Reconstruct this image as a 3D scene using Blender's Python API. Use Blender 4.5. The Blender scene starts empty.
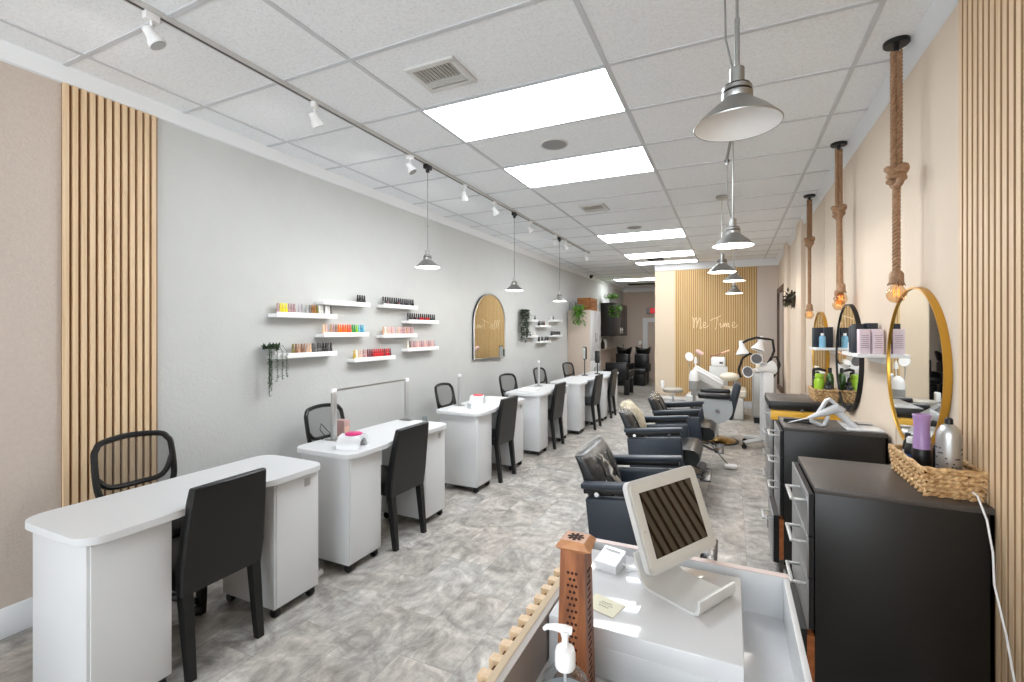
import bpy, bmesh, math, random
from mathutils import Vector, Matrix
random.seed(7)
PI = math.pi
sc = bpy.context.scene
COL = sc.collection

# ------------------------------------------------------------------ materials
MATS = {}
def rgb(r, g, b):                       # sRGB 0-255 -> linear
    def f(c):
        c /= 255.0
        return c/12.92 if c <= .04045 else ((c+.055)/1.055)**2.4
    return (f(r), f(g), f(b), 1)
def mat(name, col, rough=.5, metal=0., spec=.5, noise=0., nscale=20., bump=0., bscale=200., trans=0., alpha=1., emit=None, estr=0., coat=0., stretch=None, ior=1.45):
    if name in MATS: return MATS[name]
    m = bpy.data.materials.new(name); m.use_nodes = True
    nt = m.node_tree; b = nt.nodes['Principled BSDF']
    b.inputs['Base Color'].default_value = col
    b.inputs['Roughness'].default_value = rough
    b.inputs['Metallic'].default_value = metal
    b.inputs['Specular IOR Level'].default_value = spec
    b.inputs['Transmission Weight'].default_value = trans
    b.inputs['IOR'].default_value = ior
    b.inputs['Alpha'].default_value = alpha
    b.inputs['Coat Weight'].default_value = coat
    if emit:
        b.inputs['Emission Color'].default_value = emit
        b.inputs['Emission Strength'].default_value = estr
    if noise or bump:
        tc = nt.nodes.new('ShaderNodeTexCoord')
        vec = tc.outputs['Object']
        if stretch:
            mp = nt.nodes.new('ShaderNodeMapping'); mp.inputs['Scale'].default_value = stretch
            nt.links.new(vec, mp.inputs['Vector']); vec = mp.outputs['Vector']
    if noise:
        n = nt.nodes.new('ShaderNodeTexNoise'); n.inputs['Scale'].default_value = nscale; n.inputs['Detail'].default_value = 5
        nt.links.new(vec, n.inputs['Vector'])
        r = nt.nodes.new('ShaderNodeValToRGB')
        r.color_ramp.elements[0].position = .3; r.color_ramp.elements[1].position = .7
        r.color_ramp.elements[0].color = tuple(c*(1-noise) for c in col[:3])+(1,)
        r.color_ramp.elements[1].color = tuple(min(1, c*(1+noise)) for c in col[:3])+(1,)
        nt.links.new(n.outputs['Fac'], r.inputs['Fac']); nt.links.new(r.outputs['Color'], b.inputs['Base Color'])
    if bump:
        n2 = nt.nodes.new('ShaderNodeTexNoise'); n2.inputs['Scale'].default_value = bscale; n2.inputs['Detail'].default_value = 4
        nt.links.new(vec, n2.inputs['Vector'])
        bp = nt.nodes.new('ShaderNodeBump'); bp.inputs['Strength'].default_value = bump; bp.inputs['Distance'].default_value = .01
        nt.links.new(n2.outputs['Fac'], bp.inputs['Height']); nt.links.new(bp.outputs['Normal'], b.inputs['Normal'])
    MATS[name] = m
    return m

def floor_material():
    m = bpy.data.materials.new('vinyl stone tile'); m.use_nodes = True
    nt = m.node_tree; N = nt.nodes; L = nt.links; b = N['Principled BSDF']
    tc = N.new('ShaderNodeTexCoord')
    sep = N.new('ShaderNodeSeparateXYZ'); L.new(tc.outputs['Object'], sep.inputs[0])
    ax = N.new('ShaderNodeMath'); ax.operation = 'ADD'; ax.inputs[1].default_value = -2.11+6.1
    ay = N.new('ShaderNodeMath'); ay.operation = 'ADD'; ay.inputs[1].default_value = 1.43+6.1
    L.new(sep.outputs['Y'], ax.inputs[0]); L.new(sep.outputs['X'], ay.inputs[0])
    cmb = N.new('ShaderNodeCombineXYZ'); L.new(ax.outputs[0], cmb.inputs['X']); L.new(ay.outputs[0], cmb.inputs['Y'])
    br = N.new('ShaderNodeTexBrick'); L.new(cmb.outputs[0], br.inputs['Vector'])
    br.offset = .5; br.inputs['Scale'].default_value = 1
    br.inputs['Brick Width'].default_value = .61; br.inputs['Row Height'].default_value = .305
    br.inputs['Mortar Size'].default_value = .0016; br.inputs['Mortar Smooth'].default_value = .3
    br.inputs['Color1'].default_value = (.0, .0, .0, 1); br.inputs['Color2'].default_value = (1, 1, 1, 1)
    br.inputs['Mortar'].default_value = (.5, .5, .5, 1)
    # every tile samples its own part of the stone noise
    sc3 = N.new('ShaderNodeVectorMath'); sc3.operation = 'MULTIPLY_ADD'; sc3.inputs[1].default_value = (7.3, 3.1, 5.7)
    L.new(br.outputs['Color'], sc3.inputs[0]); L.new(tc.outputs['Object'], sc3.inputs[2])
    n1 = N.new('ShaderNodeTexNoise'); n1.inputs['Scale'].default_value = 4.2; n1.inputs['Detail'].default_value = 9; n1.inputs['Roughness'].default_value = .68; n1.inputs['Distortion'].default_value = 1.1
    L.new(sc3.outputs[0], n1.inputs['Vector'])
    r1 = N.new('ShaderNodeValToRGB'); e = r1.color_ramp.elements
    e[0].position = .30; e[0].color = FLOOR[0]
    e[1].position = .72; e[1].color = FLOOR[3]
    k = e.new(.45); k.color = FLOOR[1]
    k = e.new(.57); k.color = FLOOR[2]
    L.new(n1.outputs['Fac'], r1.inputs['Fac'])
    n2 = N.new('ShaderNodeTexNoise'); n2.inputs['Scale'].default_value = 1.7; n2.inputs['Detail'].default_value = 3
    L.new(sc3.outputs[0], n2.inputs['Vector'])
    hue = N.new('ShaderNodeMix'); hue.data_type = 'RGBA'; hue.blend_type = 'MULTIPLY'
    r2 = N.new('ShaderNodeValToRGB'); r2.color_ramp.elements[0].position = .35; r2.color_ramp.elements[1].position = .65
    r2.color_ramp.elements[0].color = (1.0, .965, .93, 1); r2.color_ramp.elements[1].color = (.97, .985, 1.0, 1)
    L.new(n2.outputs['Fac'], r2.inputs['Fac'])
    hue.inputs[0].default_value = 1
    L.new(r1.outputs['Color'], hue.inputs[6]); L.new(r2.outputs['Color'], hue.inputs[7])
    # fine light scratches / veins
    n3 = N.new('ShaderNodeTexNoise'); n3.inputs['Scale'].default_value = 22; n3.inputs['Detail'].default_value = 8; n3.inputs['Roughness'].default_value = .75
    mp = N.new('ShaderNodeMapping'); mp.inputs['Scale'].default_value = (1, .45, 1); L.new(sc3.outputs[0], mp.inputs[0]); L.new(mp.outputs[0], n3.inputs['Vector'])
    r3 = N.new('ShaderNodeValToRGB'); r3.color_ramp.elements[0].position = .36; r3.color_ramp.elements[0].color = (.76, .755, .75, 1); r3.color_ramp.elements[1].position = .60; r3.color_ramp.elements[1].color = (1.12, 1.12, 1.12, 1)
    L.new(n3.outputs['Fac'], r3.inputs['Fac'])
    mul = N.new('ShaderNodeMix'); mul.data_type = 'RGBA'; mul.blend_type = 'MULTIPLY'; mul.inputs[0].default_value = 1
    L.new(hue.outputs[2], mul.inputs[6]); L.new(r3.outputs['Color'], mul.inputs[7])
    gr = N.new('ShaderNodeMix'); gr.data_type = 'RGBA'; gr.inputs[7].default_value = rgb(104, 100, 97)
    fm = N.new('ShaderNodeMath'); fm.operation = 'MULTIPLY'; fm.inputs[1].default_value = .65
    L.new(br.outputs['Fac'], fm.inputs[0]); L.new(fm.outputs[0], gr.inputs[0]); L.new(mul.outputs[2], gr.inputs[6])
    L.new(gr.outputs[2], b.inputs['Base Color'])
    b.inputs['Roughness'].default_value = .38
    bp = N.new('ShaderNodeBump'); bp.inputs['Strength'].default_value = .12; bp.inputs['Distance'].default_value = .004
    L.new(n3.outputs['Fac'], bp.inputs['Height']); L.new(bp.outputs['Normal'], b.inputs['Normal'])
    return m
FLOOR = [rgb(106, 103, 99), rgb(151, 147, 142), rgb(178, 174, 168), rgb(214, 210, 204)]

def tile_material():                    # mineral-fibre ceiling tile with pin holes
    m = mat('ceiling tile', rgb(222, 222, 224), .9, spec=.1)
    nt = m.node_tree; N = nt.nodes; L = nt.links; b = N['Principled BSDF']
    tc = N.new('ShaderNodeTexCoord')
    v = N.new('ShaderNodeTexVoronoi'); v.inputs['Scale'].default_value = 55
    L.new(tc.outputs['Object'], v.inputs['Vector'])
    n = N.new('ShaderNodeTexNoise'); n.inputs['Scale'].default_value = 60; n.inputs['Detail'].default_value = 6
    L.new(tc.outputs['Object'], n.inputs['Vector'])
    r = N.new('ShaderNodeValToRGB'); r.color_ramp.elements[0].position = .0; r.color_ramp.elements[1].position = .17
    r.color_ramp.elements[0].color = rgb(165, 168, 172); r.color_ramp.elements[1].color = rgb(243, 247, 251)
    L.new(v.outputs['Distance'], r.inputs['Fac'])
    r2 = N.new('ShaderNodeValToRGB'); r2.color_ramp.elements[0].position = .35; r2.color_ramp.elements[1].position = .6
    r2.color_ramp.elements[0].color = (.93, .93, .93, 1); r2.color_ramp.elements[1].color = (1, 1, 1, 1)
    L.new(n.outputs['Fac'], r2.inputs['Fac'])
    mx = N.new('ShaderNodeMix'); mx.data_type = 'RGBA'; mx.blend_type = 'MULTIPLY'; mx.inputs[0].default_value = 1
    L.new(r.outputs['Color'], mx.inputs[6]); L.new(r2.outputs['Color'], mx.inputs[7])
    L.new(mx.outputs[2], b.inputs['Base Color'])
    bp = N.new('ShaderNodeBump'); bp.inputs['Strength'].default_value = .25; bp.inputs['Distance'].default_value = .004
    L.new(n.outputs['Fac'], bp.inputs['Height']); L.new(bp.outputs['Normal'], b.inputs['Normal'])
    return m

def mesh_fabric():                      # woven net: half open
    m = bpy.data.materials.new('chair net'); m.use_nodes = True
    nt = m.node_tree; N = nt.nodes; L = nt.links
    b = N['Principled BSDF']; b.inputs['Base Color'].default_value = (.03, .03, .032, 1); b.inputs['Roughness'].default_value = .7
    t = N.new('ShaderNodeBsdfTransparent'); mx = N.new('ShaderNodeMixShader'); mx.inputs[0].default_value = .47
    L.new(t.outputs[0], mx.inputs[1]); L.new(b.outputs[0], mx.inputs[2])
    L.new(mx.outputs[0], N['Material Output'].inputs['Surface'])
    return m

def clear_film():
    m = bpy.data.materials.new('clear vinyl film'); m.use_nodes = True
    nt = m.node_tree; N = nt.nodes; L = nt.links
    g = N.new('ShaderNodeBsdfGlossy'); g.inputs['Roughness'].default_value = .12
    n = N.new('ShaderNodeTexNoise'); n.inputs['Scale'].default_value = 16; n.inputs['Detail'].default_value = 4; n.inputs['Distortion'].default_value = 1.2
    tc = N.new('ShaderNodeTexCoord'); L.new(tc.outputs['Object'], n.inputs['Vector'])
    bp = N.new('ShaderNodeBump'); bp.inputs['Strength'].default_value = 1.0; bp.inputs['Distance'].default_value = .06
    L.new(n.outputs['Fac'], bp.inputs['Height']); L.new(bp.outputs['Normal'], g.inputs['Normal'])
    t = N.new('ShaderNodeBsdfTransparent'); mx = N.new('ShaderNodeMixShader'); mx.inputs[0].default_value = .15
    L.new(t.outputs[0], mx.inputs[1]); L.new(g.outputs[0], mx.inputs[2])
    L.new(mx.outputs[0], N['Material Output'].inputs['Surface'])
    return m

def weave_material(name, c0, c1, ax=(1, 1, 1)):
    m = bpy.data.materials.new(name); m.use_nodes = True
    nt = m.node_tree; N = nt.nodes; L = nt.links; b = N['Principled BSDF']
    tc = N.new('ShaderNodeTexCoord'); n = N.new('ShaderNodeTexNoise'); n.inputs['Scale'].default_value = 60; n.inputs['Detail'].default_value = 3
    L.new(tc.outputs['Object'], n.inputs['Vector'])
    r = N.new('ShaderNodeValToRGB'); r.color_ramp.elements[0].position = .35; r.color_ramp.elements[1].position = .68
    r.color_ramp.elements[0].color = c0; r.color_ramp.elements[1].color = c1
    L.new(n.outputs['Fac'], r.inputs['Fac']); L.new(r.outputs['Color'], b.inputs['Base Color']); b.inputs['Roughness'].default_value = .65
    return m

def wood_material(name, c0, c1, scale=(30, 30, 2), rough=.45):
    m = bpy.data.materials.new(name); m.use_nodes = True
    nt = m.node_tree; N = nt.nodes; L = nt.links; b = N['Principled BSDF']
    tc = N.new('ShaderNodeTexCoord'); mp = N.new('ShaderNodeMapping'); mp.inputs['Scale'].default_value = scale
    L.new(tc.outputs['Object'], mp.inputs[0])
    n = N.new('ShaderNodeTexNoise'); n.inputs['Scale'].default_value = 1; n.inputs['Detail'].default_value = 6; n.inputs['Distortion'].default_value = .8
    L.new(mp.outputs[0], n.inputs['Vector'])
    r = N.new('ShaderNodeValToRGB'); r.color_ramp.elements[0].position = .32; r.color_ramp.elements[1].position = .68
    r.color_ramp.elements[0].color = c0; r.color_ramp.elements[1].color = c1
    L.new(n.outputs['Fac'], r.inputs['Fac']); L.new(r.outputs['Color'], b.inputs['Base Color']); b.inputs['Roughness'].default_value = rough
    return m

M_FLOOR = floor_material()
M_TILE = tile_material()
M_NET = mesh_fabric()
M_FILM = clear_film()
M_TEE = mat('white tee bar', rgb(204, 207, 212), .5)
M_TRIM = mat('white trim paint', rgb(224, 227, 230), .45)
M_WALLW = mat('white wall paint', rgb(190, 192, 191), .75, bump=.25, bscale=45, noise=.015, nscale=6)
M_WALLT = mat('taupe textured paint', rgb(190, 178, 168), .85, bump=.4, bscale=70, noise=.03, nscale=40)
M_WALLB = mat('beige wall paint', rgb(214, 198, 180), .75, bump=.15, bscale=30)
M_WALLC = mat('cream column paint', rgb(216, 198, 174), .75)
M_WALLG = mat('greige wall paint', rgb(200, 186, 174), .8)
M_SLAT = wood_material('light oak slat', rgb(205, 176, 140), rgb(222, 196, 162), (60, 60, 1.5), .55)
M_SLATB = mat('slat felt and flute shade', rgb(122, 86, 50), .9)
M_SLATG = wood_material('golden oak slat', rgb(200, 166, 112), rgb(214, 184, 134), (60, 60, 1.5), .55)
M_SLATGB = mat('golden slat backing', rgb(158, 120, 74), .9)
M_WHITE = mat('white laminate', rgb(206, 208, 210), .35)
M_WHITEG = mat('glossy white', rgb(208, 209, 211), .1, coat=.3)
M_WPLAST = mat('white plastic', rgb(238, 238, 238), .3)
M_GREYP = mat('light grey plastic', rgb(206, 206, 204), .32)
M_GREYM = mat('mid grey plastic', rgb(150, 150, 148), .4)
M_BLACK = mat('black plastic', rgb(15, 15, 16), .38)
M_BLACKM = mat('matt black metal', rgb(16, 16, 17), .5)
M_LEATHER = mat('black leatherette', rgb(19, 19, 20), .40, bump=.12, bscale=160)
M_NAVY = mat('navy black vinyl', rgb(44, 52, 62), .38, bump=.06, bscale=120)
M_VINYL = mat('soft black vinyl', rgb(24, 25, 27), .3, bump=.08, bscale=60)
M_CHROME = mat('chrome', rgb(225, 226, 228), .13, metal=1)
M_DKST = mat('dark polished steel', rgb(96, 96, 98), .25, metal=1)
M_STEEL = mat('brushed nickel', rgb(172, 172, 170), .32, metal=1)
M_ALU = mat('silver aluminium', rgb(190, 190, 190), .4, metal=.8)
M_DTRIM = mat('dark bronze', rgb(40, 36, 34), .4, metal=.4)
M_CABB = mat('black woodgrain laminate', rgb(24, 22, 21), .36, noise=.12, nscale=8, stretch=(1, 8, 8))
M_CABT = mat('charcoal top laminate', rgb(74, 68, 64), .38, noise=.12, nscale=10, stretch=(8, 1, 8))
M_CABG = mat('grey drawer front', rgb(150, 150, 150), .34, metal=.25)
M_ORANGE = wood_material('orange plywood edge', rgb(150, 84, 40), rgb(182, 108, 56), (10, 10, 40))
M_YELLOW = wood_material('golden yellow board', rgb(214, 160, 44), rgb(230, 178, 62), (3, 30, 30), .4)
M_MIRROR = mat('mirror glass', rgb(232, 234, 232), .015, metal=1)
M_GOLD = mat('brushed gold', rgb(206, 158, 66), .3, metal=.85)
M_ROPE = weave_material('jute rope', rgb(138, 104, 76), rgb(166, 130, 98))
M_BASKET = weave_material('water hyacinth weave', rgb(164, 120, 72), rgb(228, 194, 144))
M_ROSE = wood_material('sheesham wood', rgb(100, 56, 32), rgb(158, 98, 60), (40, 40, 6), .4)
M_ROSED = mat('dark carved hole', rgb(44, 16, 8), .8)
M_CRATE = wood_material('rustic crate wood', rgb(122, 72, 34), rgb(178, 118, 64), (6, 20, 30), .6)
M_LEAF = mat('bright green leaf', rgb(98, 148, 52), .5, noise=.35, nscale=18)
M_LEAFD = mat('dark green leaf', rgb(46, 70, 42), .55, noise=.35, nscale=25)
M_LEAFG = mat('dry grey green leaf', rgb(82, 78, 62), .6, noise=.3, nscale=25)
def thin_glass(name, tint, f0):
    m = bpy.data.materials.new(name); m.use_nodes = True
    nt = m.node_tree; N = nt.nodes; L = nt.links
    g = N.new('ShaderNodeBsdfGlossy'); g.inputs['Roughness'].default_value = .03
    t = N.new('ShaderNodeBsdfTransparent'); t.inputs['Color'].default_value = tint
    lw = N.new('ShaderNodeLayerWeight'); lw.inputs['Blend'].default_value = .5
    mx = N.new('ShaderNodeMixShader'); p = N.new('ShaderNodeMath'); p.operation = 'POWER'; p.inputs[1].default_value = 2.2; L.new(lw.outputs['Facing'], p.inputs[0]); q = N.new('ShaderNodeMath'); q.operation = 'MULTIPLY_ADD'; q.inputs[1].default_value = .4; q.inputs[2].default_value = .05; L.new(p.outputs[0], q.inputs[0]); L.new(q.outputs[0], mx.inputs[0]); L.new(t.outputs[0], mx.inputs[1]); L.new(g.outputs[0], mx.inputs[2])
    L.new(mx.outputs[0], N['Material Output'].inputs['Surface'])
    return m
M_GLASS = thin_glass('clear glass', (.90, .92, .93, 1), .22)
M_AMBER = thin_glass('amber bulb glass', (.95, .78, .58, 1), .2)
M_FIL = mat('glowing filament', rgb(255, 170, 80), .5, emit=rgb(255, 150, 60), estr=1.6)
M_PANEL = mat('lit diffuser', (1, 1, 1, 1), .5, emit=(.90, .95, 1, 1), estr=14.5)
M_BULB = mat('lit bulb', (1, 1, 1, 1), .5, emit=(1, .95, .88, 1), estr=14)
M_SHADEIN = mat('white enamel', rgb(244, 244, 244), .4)
M_PINK = mat('magenta silicone', rgb(196, 44, 110), .4)
M_RED = mat('red plastic', rgb(206, 74, 84), .4)
M_REDSIGN = mat('red sign face', rgb(214, 60, 66), .4, emit=rgb(220, 60, 66), estr=.35)
M_PINKBOX = mat('rose carton', rgb(170, 138, 134), .5, noise=.1, nscale=60)
M_TAN = mat('tan laminate', rgb(202, 186, 172), .6)
M_DARKCAB = mat('espresso cabinet', rgb(48, 44, 42), .4)
M_SCREEN = mat('black glass screen', rgb(18, 14, 11), .03, coat=1)
M_CREAM = mat('cream cushion', rgb(222, 214, 196), .5)
M_STOOL = mat('stone grey cushion', rgb(172, 166, 156), .45)
M_LGREY = mat('cool grey shell', rgb(176, 182, 186), .35)
M_COLUMNB = mat('brass base', rgb(176, 142, 70), .25, metal=1)

# ------------------------------------------------------------------ geometry helper
class G:
    def __init__(s): s.bm = bmesh.new(); s.mk = 0
    def _new(s, n0): return s.bm.verts[n0:] if False else [v for v in list(s.bm.verts)[n0:]]
    def box(s, x0, x1, y0, y1, z0, z1, bev=0., seg=2, M=None):
        n0 = len(s.bm.verts)
        r = bmesh.ops.create_cube(s.bm, size=1)
        vs = r['verts']
        for v in vs:
            v.co = Vector(((x0+x1)/2+v.co.x*(x1-x0), (y0+y1)/2+v.co.y*(y1-y0), (z0+z1)/2+v.co.z*(z1-z0)))
        if bev > 0:
            bev = min(bev, .49*min(abs(x1-x0), abs(y1-y0), abs(z1-z0)))
            es = list({e for v in vs for e in v.link_edges})
            bmesh.ops.bevel(s.bm, geom=es, offset=bev, segments=seg, affect='EDGES', profile=.5)
        if M is not None:
            s.bm.verts.ensure_lookup_table()
            for v in list(s.bm.verts)[n0:]: v.co = M @ v.co
        return s
    def ring(s, pts): return [s.bm.verts.new(p) for p in pts]
    def loft(s, rings, close=True, cap=True):
        R = [s.ring(r) for r in rings]
        n = len(R[0])
        for a, b in zip(R[:-1], R[1:]):
            for i in range(n if close else n-1):
                j = (i+1) % n
                try: s.bm.faces.new((a[i], a[j], b[j], b[i]))
                except ValueError: pass
        if cap and close:
            for q, rev in ((R[0], True), (R[-1], False)):
                try: s.bm.faces.new(list(reversed(q)) if rev else q)
                except ValueError: pass
        return s
    def tube(s, pts, r, seg=8, closed=False):
        pts = [Vector(p) for p in pts]; n = len(pts)
        rr = r if isinstance(r, (list, tuple)) else [r]*n
        rings = []; up = None
        for i in range(n):
            if closed: t = pts[(i+1) % n]-pts[i-1]
            else: t = pts[min(i+1, n-1)]-pts[max(i-1, 0)]
            if t.length < 1e-9: t = Vector((0, 0, 1))
            t.normalize()
            if up is None:
                up = Vector((0, 0, 1)) if abs(t.z) < .9 else Vector((1, 0, 0))
            u = (up-t*up.dot(t))
            if u.length < 1e-6: u = t.orthogonal()
            u.normalize(); up = u; w = t.cross(u)
            rings.append([pts[i]+(u*math.cos(a)+w*math.sin(a))*rr[i] for a in [2*PI*k/seg for k in range(seg)]])
        if closed: rings.append(rings[0])
        R = [s.ring(q) for q in (rings[:-1] if closed else rings)]
        if closed: R.append(R[0])
        for a, b in zip(R[:-1], R[1:]):
            for i in range(seg):
                j = (i+1) % seg
                try: s.bm.faces.new((a[i], a[j], b[j], b[i]))
                except ValueError: pass
        if not closed:
            try: s.bm.faces.new(list(reversed(R[0]))); s.bm.faces.new(R[-1])
            except ValueError: pass
        return s
    def cyl(s, p, q, r, r2=None, seg=16): return s.tube([p, q], [r, r if r2 is None else r2], seg)
    def lathe(s, prof, o=(0, 0, 0), seg=24, axis='z', M=None, cap=True):
        o = Vector(o); rings = []
        for (r, h) in prof:
            ring = []
            for k in range(seg):
                a = 2*PI*k/seg; c, d = max(r, 1e-5)*math.cos(a), max(r, 1e-5)*math.sin(a)
                p = Vector((c, d, h)) if axis == 'z' else (Vector((h, c, d)) if axis == 'x' else Vector((d, h, c)))
                p = p+o
                ring.append(M @ p if M is not None else p)
            rings.append(ring)
        return s.loft(rings, True, cap)
    def ball(s, c, r, sx=1, sy=1, sz=1, u=16, v=10):
        n0 = len(s.bm.verts)
        bmesh.ops.create_uvsphere(s.bm, u_segments=u, v_segments=v, radius=r, matrix=Matrix.Translation(c) @ Matrix.Diagonal((sx, sy, sz, 1)))
        return s
    def prism(s, poly, axis, a, b):
        def P(u, v, w): return {'x': (w, u, v), 'y': (u, w, v), 'z': (u, v, w)}[axis]
        return s.loft([[P(u, v, a) for u, v in poly], [P(u, v, b) for u, v in poly]])
    def quad(s, *p):
        s.bm.faces.new([s.bm.verts.new(q) for q in p]); return s
    def leaf(s, p, d, up, L, W):
        p, d, up = Vector(p), Vector(d).normalized(), Vector(up)
        w = d.cross(up)
        if w.length < 1e-5: w = d.orthogonal()
        w.normalize(); n = w.cross(d)
        a = [s.bm.verts.new(q) for q in (p, p+d*L*.45+w*W/2+n*L*.05, p+d*L-n*L*.08, p+d*L*.45-w*W/2+n*L*.05)]
        s.bm.faces.new(a); return s
    def xf(s, M):
        for v in s.bm.verts: v.co = M @ v.co
        return s
    def mesh(s, name, m, smooth=True, ang=38):
        bmesh.ops.recalc_face_normals(s.bm, faces=s.bm.faces[:])
        me = bpy.data.meshes.new(name); s.bm.to_mesh(me); s.bm.free()
        for mm in (m if isinstance(m, (list, tuple)) else [m]): me.materials.append(mm)
        if smooth:
            me.shade_smooth(); me.set_sharp_from_angle(angle=math.radians(ang))
        return me
    def build(s, name, m, parent=None, label=None, smooth=True, ang=38, loc=None):
        o = bpy.data.objects.new(name, s.mesh(name, m, smooth, ang)); COL.objects.link(o)
        if parent: o.parent = parent
        if loc: o.location = loc
        if label: o['label'] = label
        return o

def thing(name, label, cat, loc=(0, 0, 0), rot=0., group=None):
    o = bpy.data.objects.new(name, None); COL.objects.link(o)
    o.empty_display_size = .1
    o.location = loc; o.rotation_euler = (0, 0, rot)
    return tag(o, label, cat, group)
def tag(o, label, cat, group=None):
    o['label'] = label; o['category'] = cat
    if group: o['group'] = group
    return o
def struct(o): o['kind'] = 'structure'; return o
def kids(o): return [c for c in bpy.data.objects if c.parent == o]
CH = {}
def dup(root, label, loc, rot=None, group=None):
    if root.name not in CH:
        CH[root.name] = [(c, kids(c)) for c in kids(root)]
    r = root.copy(); COL.objects.link(r); r.location = loc
    if rot is not None: r.rotation_euler = (0, 0, rot)
    r['label'] = label
    if group: r['group'] = group
    for c, gs in CH[root.name]:
        k = c.copy(); COL.objects.link(k); k.parent = r
        for g in gs:
            q = g.copy(); COL.objects.link(q); q.parent = k
    return r
def arc(c, r, a0, a1, n, pl='xz', y=0.):
    out = []
    for i in range(n+1):
        a = a0+(a1-a0)*i/n; u, v = c[0]+r*math.cos(a), c[1]+r*math.sin(a)
        out.append({'xz': (u, y, v), 'yz': (y, u, v), 'xy': (u, v, y)}[pl])
    return out
def rrect(x0, x1, y0, y1, r, n=5):
    p = []
    for cx, cy, a in ((x1-r, y1-r, 0), (x0+r, y1-r, PI/2), (x0+r, y0+r, PI), (x1-r, y0+r, 1.5*PI)):
        for i in range(n+1): p.append((cx+r*math.cos(a+PI/2*i/n), cy+r*math.sin(a+PI/2*i/n)))
    return p
ORD = ['first', 'second', 'third', 'fourth', 'fifth', 'sixth', 'seventh', 'eighth', 'ninth', 'tenth', 'eleventh', 'twelfth', 'thirteenth', 'fourteenth', 'fifteenth', 'sixteenth', 'seventeenth', 'eighteenth', 'nineteenth', 'twentieth', 'twenty-first', 'twenty-second']

XL, XR, YB, ZC, YF = -3.30, .85, 10.6, 2.97, -2.6
# ================================================================== SETTING
struct(G().box(XL-.3, XR+.3, YF-.3, 16.2, -.1, 0).build('floor', M_FLOOR))
ceil = struct(G().box(XL-.3, XR+.3, YF-.3, 16.2, ZC, ZC+.1).build('ceiling', M_TILE))
ROWS = [-1.72, -1.12, -.51, .09, .69, 1.295, 1.905, 2.527, 3.105, 3.727, 4.365, 5.01, 5.66, 6.30, 6.95, 7.60, 8.24, 8.87, 9.50, 10.0, 10.5, 11.15, 11.8, 12.4, 13.0, 13.6, 14.2, 14.9, 15.5]
TEES = [-3.05, -1.83, -.61, .60]
g = G()
for x in TEES: g.box(x-.012, x+.012, YF, 15.98, ZC-.006, ZC+.01)
for y in ROWS: g.box(-3.27, .81, y-.012, y+.012, ZC-.005, ZC+.01)
g.build('tee_grid', M_TEE, ceil)
# left wall in two colours
struct(G().box(XL-.15, XL, 1.295, 16.2, 0, ZC).build('wall_left', M_WALLW))
struct(G().box(XL-.15, XL, YF-.1, 1.295, 0, ZC).build('wall_left_front', M_WALLT))
struct(G().box(XR, XR+.15, YF-.1, 10.9, 0, ZC).build('wall_right', M_WALLB))
struct(G().box(-1.497, XR, YB, 16.1, 0, ZC).build('wall_back', M_WALLC))
struct(G().box(.47, XR, YB-.012, YB+.001, 0, ZC).build('wall_back_side', M_WALLG))
struct(G().box(XL, -1.497, 16.0, 16.2, 0, ZC).build('wall_alcove', M_WALLG))
# storefront behind the viewer: wall with a wide window and mullions
g = G().box(XL, XR, YF-.1, YF, 0, .35).box(XL, XR, YF-.1, YF, 2.75, ZC).box(XL, XL+.15, YF-.1, YF, .35, 2.75).box(XR-.15, XR, YF-.1, YF, .35, 2.75)
struct(g.build('wall_front', M_WALLT))
g = G()
for x in (XL+.15, -1.95, -.6, XR-.21): g.box(x, x+.06, YF-.08, YF-.02, .35, 2.75)
g.box(XL+.15, XR-.15, YF-.08, YF-.02, .35, .41).box(XL+.15, XR-.15, YF-.08, YF-.02, 2.69, 2.75)
struct(g.build('window_1', M_ALU))
# pilasters on the right wall
for i, (a, b) in enumerate(((6.95, 7.45), (8.65, 9.1))):
    struct(G().box(.80, XR, a, b, 0, ZC, .004).build('trim_%d' % (10+i), M_WALLB))
g = G()
for y in (3.36, 4.72, 5.62): g.box(XR-.004, XR, y-.02, y+.02, 0, ZC-.09)
struct(g.build('trim_12', M_WALLB))
# crown strips
def crown(n, pts, axis, a, b):
    struct(G().prism(pts, axis, a, b).build('trim_%d' % n, M_TRIM))
crown(1, [(XL, ZC), (-3.262, ZC), (-3.285, ZC-.085), (XL, ZC-.092)], 'y', YF, 16)
crown(2, [(XR, ZC), (.80, ZC), (.832, ZC-.075), (XR, ZC-.085)], 'y', YF, YB)
crown(3, [(YB, ZC), (YB-.05, ZC), (YB-.02, ZC-.13), (YB, ZC-.14)], 'x', -1.497, XR)
crown(4, [(16, ZC), (15.95, ZC), (15.97, ZC-.12), (16, ZC-.13)], 'x', XL, -1.497)
struct(G().box(XL, XL+.018, YF, 10.0, 0, .15, .005).build('baseboard_left', M_TRIM))
struct(G().box(-1.497, XR, YB-.02, YB, 0, .13, .005).build('baseboard_back', M_TRIM))
struct(G().box(XR-.018, XR, YF, YB, 0, .12, .005).build('baseboard_right', M_TRIM))
# back door in the alcove
d = struct(G().box(-2.49, -1.60, 15.975, 16.01, 0, 1.84).build('door_1', M_WALLG))
G().box(-2.64, -2.49, 15.95, 16, 0, 1.98).box(-1.6, -1.5, 15.95, 16, 0, 1.98).box(-2.49, -1.6, 15.95, 15.974, 1.84, 1.98).build('door_frame', M_TRIM, d)
struct(G().box(XL, -2.65, 15.98, 16, 0, .12).build('baseboard_alcove', M_TRIM))

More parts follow.
